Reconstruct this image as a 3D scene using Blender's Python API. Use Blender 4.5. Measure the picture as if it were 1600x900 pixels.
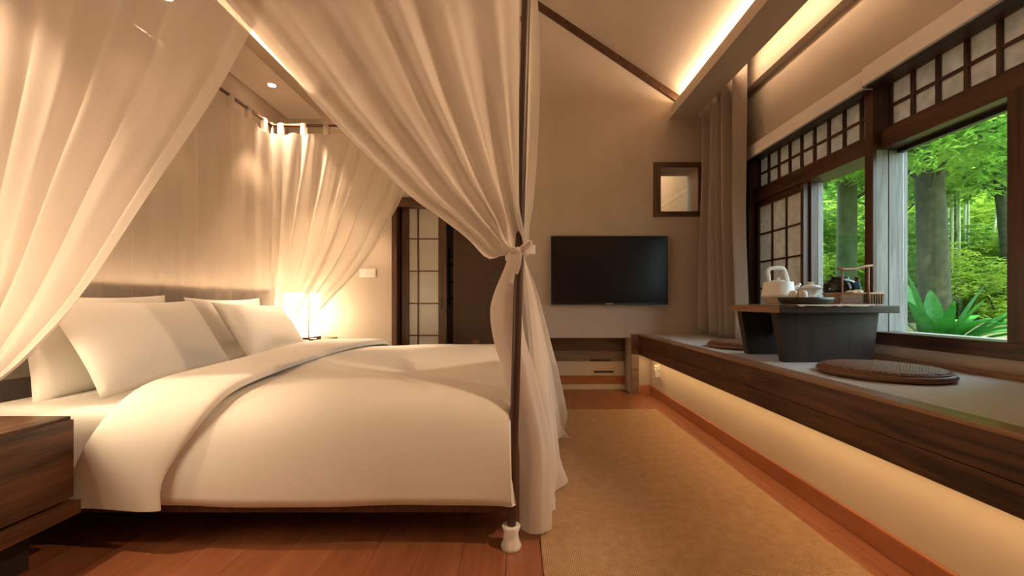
import bpy, bmesh, math, random
from mathutils import Vector, Matrix, noise
random.seed(7)
scene = bpy.context.scene
C = scene.collection
for o in list(bpy.data.objects):
    bpy.data.objects.remove(o)

# ------------------------------------------------------------------ camera
F, CX, CY, EYE = 640.0, 808.0, 472.0, 0.90        # focal length (px), vanishing point, eye height
cam_d = bpy.data.cameras.new('camera'); cam = bpy.data.objects.new('camera', cam_d); C.objects.link(cam)
cam.location = (0, 0, EYE); cam.rotation_euler = (math.pi/2, 0, 0)
cam_d.sensor_width = 36; cam_d.lens = 36*F/1600
cam_d.shift_x = -(CX-800)/1600; cam_d.shift_y = (CY-450)/1600
cam_d.clip_start = 0.02; cam_d.clip_end = 200
scene.camera = cam
# ------------------------------------------------------------------ world, sun, exposure
vs = scene.view_settings
vs.view_transform = 'Standard'; vs.look = 'None'; vs.gamma = 1; vs.use_curve_mapping = False
vs.exposure = 1.0
world = bpy.data.worlds.new('world'); scene.world = world; world.use_nodes = True
wb = world.node_tree.nodes['Background']; wb.inputs[0].default_value = (0.74, 0.90, 1.0, 1); wb.inputs[1].default_value = 3.3
sun_d = bpy.data.lights.new('sun', 'SUN'); sun = bpy.data.objects.new('sun', sun_d); C.objects.link(sun)
sun_d.energy = 7.0; sun_d.color = (1, 0.95, 0.8); sun_d.angle = 0.03
sun.rotation_euler = Vector((0.34, 0.30, -0.90)).to_track_quat('-Z', 'Y').to_euler()
WARM = (1.0, 0.68, 0.42)
def area(name, loc, direction, sx, sy, power, color=WARM, spread=180):
    d = bpy.data.lights.new(name, 'AREA'); o = bpy.data.objects.new(name, d); C.objects.link(o)
    d.shape = 'RECTANGLE'; d.size = sx; d.size_y = sy; d.energy = power; d.color = color; d.spread = math.radians(spread)
    o.location = loc
    z = -Vector(direction).normalized(); y = Vector((0, 1, 0)); x = y.cross(z).normalized(); y = z.cross(x)
    o.rotation_euler = Matrix((x, y, z)).transposed().to_euler()
    return o
# LED strips hidden in the coves of the room (long side runs along Y)
area('cove_light_window_side', (1.60, 1.1, 2.848), (-0.5, 0, 1), 0.03, 5.7, 27)
area('cove_light_bed_side', (-2.0, 1.1, 2.848), (0.5, 0, 1), 0.03, 5.7, 27)
area('slot_light', (1.755, 0.9, 2.80), (1, 0, 0.25), 0.03, 5.0, 9.0)
area('headboard_light', (-2.20, 2.1, 0.992), (0.1, 0, 1), 0.03, 3.4, 2.6)
area('bench_light', (1.247, 1.1, 0.383), (-0.45, 0, -1), 0.03, 5.7, 8.5, (1.0, 0.64, 0.30))
def spot(name, loc, target, power, angle=70, blend=0.5, radius=0.025, color=WARM):
    d = bpy.data.lights.new(name, 'SPOT'); o = bpy.data.objects.new(name, d); C.objects.link(o)
    d.energy = power; d.spot_size = math.radians(angle); d.spot_blend = blend; d.shadow_soft_size = radius; d.color = color
    o.location = loc
    o.rotation_euler = (Vector(target)-Vector(loc)).to_track_quat('-Z', 'Y').to_euler()
    return o

# ------------------------------------------------------------------ helpers
WL = {}                                            # world location of every object's origin
def at(px, py, d): return Vector(((px-CX)*d/F, d, EYE-(py-CY)*d/F))
def tag(o, label=None, cat=None, group=None, kind=None):
    if label: o['label'] = label
    if cat: o['category'] = cat
    if group: o['group'] = group
    if kind: o['kind'] = kind
    return o
def empty(name, loc, label=None, cat=None, group=None, kind=None):
    o = bpy.data.objects.new(name, None); C.objects.link(o); o.location = loc
    o.empty_display_size = 0.05
    WL[o] = Vector(loc); return tag(o, label, cat, group, kind)
def link(name, me, loc, parent=None):
    o = bpy.data.objects.new(name, me); C.objects.link(o)
    loc = Vector(loc); WL[o] = loc
    if parent: o.parent = parent; o.location = loc-WL[parent]
    else: o.location = loc
    return o
def mesh_obj(name, verts, faces, mat, parent=None, smooth=False, center=True):
    verts = [Vector(v) for v in verts]
    if center:
        c = Vector([(min(v[i] for v in verts)+max(v[i] for v in verts))/2 for i in range(3)])
    else: c = Vector((0, 0, 0))
    me = bpy.data.meshes.new(name); me.from_pydata([v-c for v in verts], [], faces)
    me.materials.append(mat)
    if smooth: me.polygons.foreach_set('use_smooth', [True]*len(me.polygons))
    me.update()
    return link(name, me, c, parent)
BC = {}
def box_mesh(dx, dy, dz, mat, bev):
    k = (round(dx, 4), round(dy, 4), round(dz, 4), mat.name, bev)
    if k in BC: return BC[k]
    bm = bmesh.new(); bmesh.ops.create_cube(bm, size=1)
    for v in bm.verts: v.co = Vector((v.co.x*dx, v.co.y*dy, v.co.z*dz))
    if bev: bmesh.ops.bevel(bm, geom=bm.edges[:], offset=min(bev, .45*min(dx, dy, dz)), segments=2, affect='EDGES', profile=0.6)
    me = bpy.data.meshes.new('box'); bm.to_mesh(me); bm.free(); me.materials.append(mat)
    BC[k] = me; return me
def box(name, x, y, z, mat, parent=None, bev=0.002):
    x = sorted(x); y = sorted(y); z = sorted(z)
    me = box_mesh(x[1]-x[0], y[1]-y[0], z[1]-z[0], mat, bev)
    return link(name, me, ((x[0]+x[1])/2, (y[0]+y[1])/2, (z[0]+z[1])/2), parent)
def multi(name, boxes, mat, parent=None):
    vs_, fs = [], []
    for (x0, x1, y0, y1, z0, z1) in boxes:
        n = len(vs_)
        vs_ += [(x0, y0, z0), (x1, y0, z0), (x1, y1, z0), (x0, y1, z0), (x0, y0, z1), (x1, y0, z1), (x1, y1, z1), (x0, y1, z1)]
        fs += [tuple(n+i for i in f) for f in ((3, 2, 1, 0), (4, 5, 6, 7), (0, 1, 5, 4), (1, 2, 6, 5), (2, 3, 7, 6), (3, 0, 4, 7))]
    return mesh_obj(name, vs_, fs, mat, parent)
def prism_y(name, poly, y0, y1, mat, parent=None):   # polygon in (x,z) pushed along Y
    n = len(poly)
    v = [(p[0], y0, p[1]) for p in poly]+[(p[0], y1, p[1]) for p in poly]
    f = [tuple(range(n)), tuple(range(2*n-1, n-1, -1))]+[(i, i+n, (i+1) % n+n, (i+1) % n) for i in range(n)]
    o = mesh_obj(name, v, f, mat, parent)
    bm = bmesh.new(); bm.from_mesh(o.data); bmesh.ops.recalc_face_normals(bm, faces=bm.faces); bm.to_mesh(o.data); bm.free()
    return o
def lathe(name, prof, loc, mat, parent=None, n=32, sx=1, sy=1):
    v, f = [], []
    for (r, z) in prof:
        for i in range(n):
            a = 2*math.pi*i/n; v.append((loc[0]+r*sx*math.cos(a), loc[1]+r*sy*math.sin(a), loc[2]+z))
    for j in range(len(prof)-1):
        for i in range(n):
            f.append((j*n+i, j*n+(i+1) % n, (j+1)*n+(i+1) % n, (j+1)*n+i))
    if prof[0][0] > 1e-4: f.append(tuple(range(n-1, -1, -1)))
    if prof[-1][0] > 1e-4: f.append(tuple((len(prof)-1)*n+i for i in range(n)))
    return mesh_obj(name, v, f, mat, parent, smooth=True)
def tube(name, pts, r, mat, parent=None, n=10, sec=None):
    pts = [Vector(p) for p in pts]; v, f = [], []
    prev = None
    for i, p in enumerate(pts):
        t = (pts[min(i+1, len(pts)-1)]-pts[max(i-1, 0)]).normalized()
        a = (prev - t*prev.dot(t)) if prev is not None else (Vector((0, 0, 1)) if abs(t.z) < .9 else Vector((0, 1, 0))).cross(t)
        a.normalize(); b = t.cross(a); prev = a
        rr = r[i] if isinstance(r, (list, tuple)) else r
        for k in range(n):
            an = 2*math.pi*k/n
            if sec: q = a*math.cos(an)*sec[0]+b*math.sin(an)*sec[1]
            else: q = (a*math.cos(an)+b*math.sin(an))*rr
            v.append(p+q)
    for i in range(len(pts)-1):
        for k in range(n): f.append((i*n+k, i*n+(k+1) % n, (i+1)*n+(k+1) % n, (i+1)*n+k))
    f.append(tuple(range(n-1, -1, -1))); f.append(tuple((len(pts)-1)*n+k for k in range(n)))
    return mesh_obj(name, v, f, mat, parent, smooth=True)
def sheet(name, fn, nu, nv, mat, parent=None):
    v = [fn(i/nu, j/nv) for j in range(nv+1) for i in range(nu+1)]
    f = [(j*(nu+1)+i, j*(nu+1)+i+1, (j+1)*(nu+1)+i+1, (j+1)*(nu+1)+i) for j in range(nv) for i in range(nu)]
    return mesh_obj(name, v, f, mat, parent, smooth=True)
def curve(pts):                                    # Catmull-Rom through points, arc-length parameter
    pts = [Vector(p) for p in pts]; out = []
    P = [2*pts[0]-pts[1]]+pts+[2*pts[-1]-pts[-2]]
    for i in range(1, len(P)-2):
        for k in range(12):
            t = k/12; a, b, c, d = P[i-1:i+3]
            out.append(.5*((2*b)+(c-a)*t+(2*a-5*b+4*c-d)*t*t+(3*b-a-3*c+d)*t**3))
    out.append(pts[-1]); L = [0]
    for i in range(1, len(out)): L.append(L[-1]+(out[i]-out[i-1]).length)
    def ev(t):
        s = max(0, min(1, t))*L[-1]
        lo = 0
        while lo < len(L)-2 and L[lo+1] < s: lo += 1
        k = (s-L[lo])/max(1e-9, L[lo+1]-L[lo]); return out[lo].lerp(out[lo+1], k)
    return ev
def sst(a, b, x):
    t = max(0, min(1, (x-a)/(b-a))); return t*t*(3-2*t)

# ------------------------------------------------------------------ materials
def new_mat(name):
    m = bpy.data.materials.new(name); m.use_nodes = True
    nt = m.node_tree; b = nt.nodes['Principled BSDF']; return m, nt, b
def pos_node(nt, scale, rot=(0, 0, 0)):
    g = nt.nodes.new('ShaderNodeNewGeometry'); mp = nt.nodes.new('ShaderNodeMapping')
    mp.inputs['Scale'].default_value = scale; mp.inputs['Rotation'].default_value = rot
    nt.links.new(g.outputs['Position'], mp.inputs['Vector']); return mp
def ramp(nt, stops):
    r = nt.nodes.new('ShaderNodeValToRGB'); e = r.color_ramp.elements
    e[0].position, e[0].color = stops[0][0], (*stops[0][1], 1)
    e[1].position, e[1].color = stops[-1][0], (*stops[-1][1], 1)
    for p, c in stops[1:-1]:
        x = e.new(p); x.color = (*c, 1)
    return r
def noise_tex(nt, mp, scale, detail=4, rough=.55, dist=0):
    n = nt.nodes.new('ShaderNodeTexNoise'); n.inputs['Scale'].default_value = scale
    n.inputs['Detail'].default_value = detail; n.inputs['Roughness'].default_value = rough; n.inputs['Distortion'].default_value = dist
    nt.links.new(mp.outputs[0], n.inputs['Vector']); return n
def bump(nt, b, src, strength, dist=.002):
    u = nt.nodes.new('ShaderNodeBump'); u.inputs['Strength'].default_value = strength; u.inputs['Distance'].default_value = dist
    nt.links.new(src, u.inputs['Height']); nt.links.new(u.outputs[0], b.inputs['Normal'])
def plain(name, col, rough=.6, metal=0, var=.08, scale=12, bumps=.15, spec=.5):
    m, nt, b = new_mat(name); mp = pos_node(nt, (1, 1, 1)); n = noise_tex(nt, mp, scale)
    r = ramp(nt, [(.3, tuple(c*(1-var) for c in col)), (.7, tuple(min(1, c*(1+var)) for c in col))])
    nt.links.new(n.outputs[0], r.inputs[0]); nt.links.new(r.outputs[0], b.inputs['Base Color'])
    b.inputs['Roughness'].default_value = rough; b.inputs['Metallic'].default_value = metal
    b.inputs['Specular IOR Level'].default_value = spec
    if bumps: bump(nt, b, n.outputs[0], bumps)
    return m
def wood(name, dark, light, axis='y', rough=.4, k=1.0, bumps=.25, coat=0):
    m, nt, b = new_mat(name)
    s = {'x': (1.2, 14, 14), 'y': (14, 1.2, 14), 'z': (14, 14, 1.2)}[axis]
    mp = pos_node(nt, tuple(c*k for c in s)); n = noise_tex(nt, mp, 1.6, 6, .6, 1.2)
    s2 = {'x': (3, 120, 120), 'y': (120, 3, 120), 'z': (120, 120, 3)}[axis]
    mp2 = pos_node(nt, tuple(c*k for c in s2)); n2 = noise_tex(nt, mp2, 1.0, 3)
    mx = nt.nodes.new('ShaderNodeMath'); mx.operation = 'MULTIPLY_ADD'; mx.inputs[1].default_value = .35
    nt.links.new(n2.outputs[0], mx.inputs[0]); nt.links.new(n.outputs[0], mx.inputs[2])
    mid = tuple((a+c)/2 for a, c in zip(dark, light))
    r = ramp(nt, [(.48, dark), (.66, mid), (.85, light)])
    nt.links.new(mx.outputs[0], r.inputs[0]); nt.links.new(r.outputs[0], b.inputs['Base Color'])
    b.inputs['Roughness'].default_value = rough; b.inputs['Coat Weight'].default_value = coat
    b.inputs['Coat Roughness'].default_value = .25
    bump(nt, b, mx.outputs[0], bumps, .0015)
    return m
def weave(name, c1, c2, s, rough=.9, bumps=.5, axes='xy'):
    m, nt, b = new_mat(name); mp = pos_node(nt, (1, 1, 1))
    outs = []
    for ax in axes:
        w = nt.nodes.new('ShaderNodeTexWave'); w.bands_direction = ax.upper(); w.inputs['Scale'].default_value = s
        w.inputs['Distortion'].default_value = 1.2; w.inputs['Detail Scale'].default_value = 3
        nt.links.new(mp.outputs[0], w.inputs['Vector']); outs.append(w)
    mul = nt.nodes.new('ShaderNodeMath'); mul.operation = 'MULTIPLY'
    nt.links.new(outs[0].outputs['Fac'], mul.inputs[0]); nt.links.new(outs[-1].outputs['Fac'], mul.inputs[1])
    n = noise_tex(nt, mp, 25, 5)
    ad = nt.nodes.new('ShaderNodeMath'); ad.operation = 'MULTIPLY_ADD'; ad.inputs[1].default_value = .45
    nt.links.new(n.outputs[0], ad.inputs[0]); nt.links.new(mul.outputs[0], ad.inputs[2])
    r = ramp(nt, [(.2, c1), (.75, c2)]); nt.links.new(ad.outputs[0], r.inputs[0]); nt.links.new(r.outputs[0], b.inputs['Base Color'])
    b.inputs['Roughness'].default_value = rough; b.inputs['Specular IOR Level'].default_value = .2
    bump(nt, b, ad.outputs[0], bumps, .003)
    return m
def sheer(name, col, transp, transl=.45, ns=(300, 300, 60), lo=.94):
    m = bpy.data.materials.new(name); m.use_nodes = True; nt = m.node_tree
    for n in list(nt.nodes): nt.nodes.remove(n)
    out = nt.nodes.new('ShaderNodeOutputMaterial')
    d = nt.nodes.new('ShaderNodeBsdfDiffuse'); t = nt.nodes.new('ShaderNodeBsdfTranslucent'); p = nt.nodes.new('ShaderNodeBsdfTransparent')
    mp = pos_node(nt, (1, 1, 1)); n = noise_tex(nt, pos_node(nt, ns), 1, 4)
    r = ramp(nt, [(.3, tuple(c*lo for c in col)), (.7, col)]); nt.links.new(n.outputs[0], r.inputs[0])
    nt.links.new(r.outputs[0], d.inputs[0]); nt.links.new(r.outputs[0], t.inputs[0])
    m1 = nt.nodes.new('ShaderNodeMixShader'); m1.inputs[0].default_value = transl
    nt.links.new(d.outputs[0], m1.inputs[1]); nt.links.new(t.outputs[0], m1.inputs[2])
    m2 = nt.nodes.new('ShaderNodeMixShader'); m2.inputs[0].default_value = transp
    nt.links.new(m1.outputs[0], m2.inputs[1]); nt.links.new(p.outputs[0], m2.inputs[2]); nt.links.new(m2.outputs[0], out.inputs[0])
    return m
def glass(name):
    m = bpy.data.materials.new(name); m.use_nodes = True; nt = m.node_tree
    for n in list(nt.nodes): nt.nodes.remove(n)
    out = nt.nodes.new('ShaderNodeOutputMaterial'); g = nt.nodes.new('ShaderNodeBsdfGlossy'); g.inputs['Roughness'].default_value = .02
    p = nt.nodes.new('ShaderNodeBsdfTransparent'); p.inputs[0].default_value = (.97, 1, .98, 1)
    fr = nt.nodes.new('ShaderNodeFresnel'); fr.inputs[0].default_value = 1.45
    sc = nt.nodes.new('ShaderNodeMath'); sc.operation = 'MULTIPLY'; sc.inputs[1].default_value = .12
    mx = nt.nodes.new('ShaderNodeMixShader'); nt.links.new(fr.outputs[0], sc.inputs[0]); nt.links.new(sc.outputs[0], mx.inputs[0])
    nt.links.new(p.outputs[0], mx.inputs[1]); nt.links.new(g.outputs[0], mx.inputs[2]); nt.links.new(mx.outputs[0], out.inputs[0])
    return m
def emit(name, col, strength):
    m, nt, b = new_mat(name); b.inputs['Base Color'].default_value = (*col, 1)
    b.inputs['Emission Color'].default_value = (*col, 1); b.inputs['Emission Strength'].default_value = strength
    return m
def leafmat(name, c1, c2, scale=3.0, transl=.4):
    m = bpy.data.materials.new(name); m.use_nodes = True; nt = m.node_tree
    for n in list(nt.nodes): nt.nodes.remove(n)
    out = nt.nodes.new('ShaderNodeOutputMaterial'); n = noise_tex(nt, pos_node(nt, (1, 1, 1)), scale, 6, .75)
    r = ramp(nt, [(.32, c1), (.68, c2)]); nt.links.new(n.outputs[0], r.inputs[0])
    b = nt.nodes.new('ShaderNodeBsdfPrincipled'); b.inputs['Roughness'].default_value = .6; b.inputs['Specular IOR Level'].default_value = .25; nt.links.new(r.outputs[0], b.inputs['Base Color'])
    t = nt.nodes.new('ShaderNodeBsdfTranslucent'); nt.links.new(r.outputs[0], t.inputs[0])
    mx = nt.nodes.new('ShaderNodeMixShader'); mx.inputs[0].default_value = transl
    nt.links.new(b.outputs[0], mx.inputs[1]); nt.links.new(t.outputs[0], mx.inputs[2]); nt.links.new(mx.outputs[0], out.inputs[0])
    return m

M = {}
M['wall'] = plain('wall_plaster', (.50, .42, .34), .85, var=.05, scale=3, bumps=.05, spec=.2)
M['ceil'] = plain('ceiling_plaster', (.52, .44, .36), .9, var=.05, scale=2.5, bumps=.05, spec=.2)
M['base_wall'] = plain('bench_base_plaster', (.60, .50, .38), .85, var=.04, scale=3, bumps=.05, spec=.2)
M['dark_wall'] = plain('dark_brown_panel', (.065, .032, .016), .65, var=.1, scale=6, bumps=.05)
M['floor'] = wood('floor_wood', (.22, .075, .034), (.34, .13, .062), 'y', .30, .8, .08)
M['baseb'] = wood('baseboard_wood', (.34, .11, .045), (.44, .17, .08), 'y', .45, .6, .08)
M['walnut_y'] = wood('walnut_along', (.022, .009, .004), (.15, .062, .026), 'y', .38, .9, .25)
M['walnut_x'] = wood('walnut_across', (.022, .009, .004), (.15, .062, .026), 'x', .38, .9, .25)
M['walnut_z'] = wood('walnut_upright', (.03, .012, .006), (.13, .055, .024), 'z', .4, .9, .2)
M['frame_y'] = wood('window_wood_along', (.026, .010, .005), (.105, .042, .019), 'y', .36, 1, .15)
M['frame_z'] = wood('window_wood_upright', (.026, .010, .005), (.105, .042, .019), 'z', .36, 1, .15)
M['grey_z'] = wood('weathered_grey_wood', (.14, .137, .13), (.27, .27, .26), 'z', .55, 1, .15)
M['grey_y'] = wood('weathered_grey_sill', (.26, .25, .23), (.46, .46, .44), 'y', .45, 1, .15)
M['edge'] = wood('light_edge_wood', (.20, .10, .05), (.36, .21, .12), 'y', .35, 1, .1)
M['table'] = wood('table_wood', (.018, .010, .007), (.042, .025, .017), 'z', .5, .8, .08)
M['table_top'] = wood('table_top_wood', (.03, .018, .012), (.075, .045, .028), 'x', .45, .8, .12)
M['bed'] = wood('bed_frame_wood', (.035, .014, .008), (.10, .04, .02), 'z', .45, 1, .1)
M['paper'] = sheer('shoji_paper', (.72, .66, .60), 0.0, .30, (22, 22, 22), .74)
M['frost'] = plain('frosted_glass', (.50, .49, .44), .28, var=.04, scale=4, bumps=0)
M['rug'] = weave('rug_weave', (.32, .185, .098), (.67, .435, .25), 48, .95, .9)
M['bench_mat'] = weave('bench_linen', (.46, .46, .47), (.62, .62, .63), 140, .55, .15)
M['headboard'] = weave('headboard_linen', (.19, .16, .145), (.28, .24, .22), 120, .9, .3, 'yz')
M['drape'] = weave('drape_linen', (.30, .25, .205), (.40, .34, .29), 150, .9, .2, 'yz')
M['linen'] = plain('white_cotton', (.80, .77, .72), .85, var=.02, scale=5, bumps=.03, spec=.15)
M['sheer'] = sheer('sheer_voile', (.86, .79, .73), .14, .42)
M['sheer_thin'] = sheer('sheer_voile_thin', (.86, .80, .73), .36, .45)
M['shade'] = plain('roller_shade', (.86, .80, .74), .7, var=.03, scale=4, bumps=.03)
M['black'] = plain('black_plastic', (.008, .008, .008), .35, var=.1, bumps=0)
M['screen'] = plain('tv_screen', (.006, .006, .007), .22, var=.05, bumps=0)
M['logo'] = plain('silver_print', (.55, .56, .6), .4, bumps=0)
M['white_pl'] = plain('white_plastic', (.72, .69, .63), .35, var=.02, bumps=0)
M['cream'] = plain('cream_laminate', (.62, .54, .42), .5, var=.03, bumps=0)
M['brown_lam'] = wood('brown_laminate', (.14, .085, .055), (.24, .16, .11), 'x', .3, .8, .05)
M['mirror'] = plain('mirror_silver', (.85, .84, .80), .03, 1, var=0, bumps=0)
M['cushion'] = weave('leather_cushion_weave', (.09, .04, .022), (.32, .165, .095), 24, .5, 1.0)
M['cushion_rim'] = plain('leather_rim', (.15, .07, .04), .42, bumps=.1)
M['ceramic'] = plain('white_ceramic', (.86, .84, .80), .3, var=.03, scale=30, bumps=.05)
M['tray'] = plain('dark_tray', (.035, .028, .024), .35, var=.2, scale=20)
M['stand'] = wood('pale_wood_stand', (.35, .24, .15), (.58, .44, .30), 'x', .5, 1, .05)
M['jar'] = plain('black_glaze', (.012, .010, .010), .12, var=.2, bumps=0)
M['blue'] = plain('blue_glaze', (.03, .22, .45), .2, var=.4, scale=60, bumps=0)
M['teal'] = plain('teal_glaze', (.02, .20, .24), .2, var=.4, scale=60, bumps=0)
M['flower'] = plain('red_flower', (.30, .05, .05), .6, bumps=0)
M['wicker'] = weave('wicker', (.16, .085, .04), (.40, .25, .14), 90, .6, .6, 'xz')
M['bamboo_rod'] = wood('bamboo_rod', (.28, .11, .05), (.48, .23, .12), 'x', .45, 1, .05)
M['red_box'] = plain('red_brown_box', (.15, .035, .010), .5)
M['snack'] = plain('snack_wrapper', (.60, .44, .26), .5, var=.3, scale=60)
M['runner'] = plain('linen_runner', (.62, .54, .45), .9, var=.08, scale=25)
M['glass'] = glass('clear_glass')
M['lamp'] = emit('lamp_shade_paper', (1.0, .76, .48), 9.0)
M['lamp_core'] = emit('downlight_lens', (1.0, .82, .58), 14)
M['tint_glass'] = plain('smoked_glass', (.11, .065, .04), .12, var=.1, scale=3, bumps=0)
M['soil'] = plain('leaf_litter', (.16, .17, .05), .95, var=.5, scale=9, bumps=.6)
M['bark'] = plain('mossy_bark', (.032, .040, .014), .9, var=.55, scale=14, bumps=1.0)
M['bark2'] = plain('green_bark', (.032, .060, .016), .9, var=.35, scale=10, bumps=.8)
M['stalk'] = plain('bamboo_stalk_skin', (.42, .50, .26), .5, var=.2, scale=8, bumps=0)
M['leaf_a'] = leafmat('leaf_mid_green', (.05, .17, .02), (.30, .56, .09))
M['leaf_b'] = leafmat('leaf_yellow_green', (.20, .42, .04), (.66, .76, .14))
M['leaf_c'] = leafmat('leaf_deep_green', (.05, .17, .03), (.26, .50, .09))
M['blade'] = leafmat('broad_leaf', (.012, .11, .012), (.05, .26, .03), 8, .3)

# ------------------------------------------------------------------ room shell
YF, XW, XH, YB = 4.03, 2.0, -2.25, -1.8
ZB = 0.5855
def ceil_z(x): return 2.95+(1.539-x)*.67 if x > -.2 else 2.95+(1.539+.2)*.67-( -.2-x)*.67
RIDGE = ceil_z(-.2)
fl = box('floor', (XH-.1, 1.35), (YB, 4.3), (-.06, -.012), M['floor'], bev=0)
tag(fl, 'red-brown wooden plank floor under the bed and rug', 'floor', kind='structure')
pw = .158
ix = 0; x = XH
while x < 1.32-1e-3:
    x1 = min(x+pw, 1.32); y = YB+(-(ix*.47) % 1.25)-1.25
    while y < 4.28:
        y0, y1 = max(y, YB), min(y+1.25, 4.28)
        if y1-y0 > .02: box('plank', (x+.0004, x1-.0004), (y0+.0004, y1-.0004), (-.012, 0), M['floor'], fl, .0012)
        y += 1.25
    x = x1; ix += 1
# far wall with the door opening, the cabinet niche and the internal window opening
DX0, DX1, DZ = -1.22, .05, 1.87
NX0, NX1, NZ = .20, 1.117, .548
MX0, MX1, MZ0, MZ1 = (1033-CX)/159, (1090-CX)/159, EYE+(472-331)/159, EYE+(472-263)/159
wb_boxes = [
    (XH-.1, DX0, YF, YF+.25, 0, 3), (DX0, DX1, YF, YF+.25, DZ, 3), (DX1, NX0, YF, YF+.25, 0, 3),
    (NX0, NX1, YF, YF+.25, NZ, 3), (NX1, 1.32, YF, YF+.25, 0, 3),
    (1.32, MX0, YF, YF+.25, 0, 3), (MX0, MX1, YF, YF+.25, 0, MZ0), (MX0, MX1, YF, YF+.25, MZ1, 3), 
    (MX1, 2.4, YF, YF+.25, 0, 3)]
tag(multi('wall_back', wb_boxes, M['wall']), 'plain taupe plaster end wall that carries the television', 'wall', kind='structure')
g = prism_y('wall_back_gable', [(XH-.1, 3), (2.4, 3), (2.4, 3.2), (-.2, RIDGE+.25), (XH-.1, 3.2)], YF, YF+.25, M['wall'])
tag(g, 'taupe plaster gable above the television wall', 'wall', kind='structure')
tag(box('wall_left', (XH-.2, XH), (YB, YF+.2), (0, 3.1), M['wall'], bev=0), 'plain taupe plaster wall behind the headboard', 'wall', kind='structure')
tag(box('wall_front', (XH-.2, 2.4), (YB-.2, YB), (0, 4.5), M['wall'], bev=0), 'plain taupe plaster wall opposite the television', 'wall', kind='structure')
tag(multi('wall_right', [(XW+.02, 2.3, 3.66, YF, .0, 3.0), (XW+.02, 2.3, YB, .30, 0, 3.0), (XW+.02, 2.3, .3, 3.66, 0, .665), (XW, 2.3, .30, 3.66, 2.20, 3.0),
    (XW, XW+.02, YB, .30, 2.20, 3), (XW, XW+.02, 3.66, YF, 2.2, 3)], M['wall']),
    'taupe plaster wall around the garden windows', 'wall', kind='structure')
# sloped ceiling
cl = prism_y('ceiling', [(1.66, ceil_z(1.66)), (-.2, RIDGE), (-2.06, ceil_z(-2.06)), (-2.06, ceil_z(-2.06)+.12), (-.2, RIDGE+.12), (1.66, ceil_z(1.66)+.12)], YB, YF, M['ceil'])
tag(cl, 'sloping taupe plaster ceiling rising to a ridge', 'ceiling', kind='structure')
cv = multi('ceiling_over_coves', [(1.60, 2.4, YB, YF, 3.0, 3.1), (XH-.1, -2.0, YB, YF, 3.0, 3.1)], M['ceil'])
tag(cv, 'flat plaster ceiling strip over the light coves', 'ceiling', kind='structure')
# soffits
def soffit(name, s, x_in, x_out, label):
    X = lambda v: v
    lip = .044*s
    poly = [(x_in, 2.70), (x_out, 2.70), (x_out, 2.76), (x_in+lip+.03*s, 2.76), (x_in+lip+.03*s, 2.856), (x_in+lip, 2.856)]
    return tag(prism_y(name, poly, YB, YF, M['ceil']), label, 'soffit', kind='structure')
soffit('trim_1', 1, 1.495, 1.736, 'long plaster soffit with glowing cove beside the window curtain')
soffit('trim_2', -1, -1.90, -2.25, 'plaster soffit with downlights above the headboard')
tag(box('trim_3', (1.93, XW+.01), (YB, YF), (2.69, 3.0), M['wall'], bev=.003), 'plaster ledge band high on the window wall', 'trim', kind='structure')
# dark strips where ceiling meets the end wall
def strip(name, xa, za, xb, zb, label):
    d = Vector((xb-xa, 0, zb-za)); n = Vector((-d.z, 0, d.x)).normalized()*.062
    if n.z > 0: n = -n
    p = [(xa, za), (xb, zb), (xb+n.x, zb+n.z), (xa+n.x, za+n.z)]
    tag(prism_y(name, p, YF-.03, YF, M['frame_y']), label, 'trim', kind='structure')
strip('trim_4', 1.60, ceil_z(1.60), -.2, RIDGE, 'dark wooden strip along the slope on the window side of the ridge')
strip('trim_5', -.2, RIDGE, -2.0, ceil_z(-2.0), 'dark wooden strip along the slope on the bed side of the ridge')
# skirtings
tag(box('baseboard_right', (1.303, 1.32), (YB, YF), (0, .085), M['baseb'], bev=.004), 'red-brown wooden skirting below the window bench', 'baseboard', kind='structure')
tag(box('baseboard_back', (1.19, 1.303), (YF-.016, YF), (0, .085), M['baseb'], bev=.004), 'short red-brown skirting under the far end of the bench', 'baseboard', kind='structure')
tag(box('baseboard_left', (XH, DX0-.06), (YF-.016, YF), (0, .085), M['baseb'], bev=.004), 'red-brown skirting behind the bedside lamp', 'baseboard', kind='structure')

# ------------------------------------------------------------------ window bench
bn = empty('window_bench', (1.6, 1.2, 0), 'long built-in window bench with dark grained wooden front board', 'bench')
tag(box('bench_base', (1.32, 1.40), (YB, YF), (0, .40), M['base_wall'], bn, 0), 'beige plastered base wall')
box('bench_platform', (1.23, XW+.02), (YB, YF), (.388, ZB-.012), M['walnut_y'], bn, 0)
box('front_board', (1.195, 1.232), (YB, YF-.002), (ZB-.118, ZB-.002), M['walnut_y'], bn, .004)
box('front_board', (1.197, 1.232), (YB, YF-.002), (.384, ZB-.120), M['walnut_y'], bn, .003)
tag(box('front_edge', (1.193, 1.275), (YB, YF-.002), (ZB-.014, ZB+.001), M['edge'], bn, .005), 'polished pale wooden front edge')
tag(box('seat_mat', (1.276, XW+.005), (YB, YF-.002), (ZB-.012, ZB), M['bench_mat'], bn, .003), 'grey woven seat mat')
box('back_strip', (XW-.012, XW+.02), (.3, 3.66), (ZB, ZB+.022), M['edge'], bn, .003)
tag(box('end_panel', (1.118, 1.194), (YF-.02, YF+.235), (0, ZB), M['brown_lam'], bn, .003), 'brown wooden end panel')
tag(box('light_channel', (1.234, 1.262), (YB, YF-.01), (.385, .3885), M['white_pl'], bn, 0), 'light channel under the bench')

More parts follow.
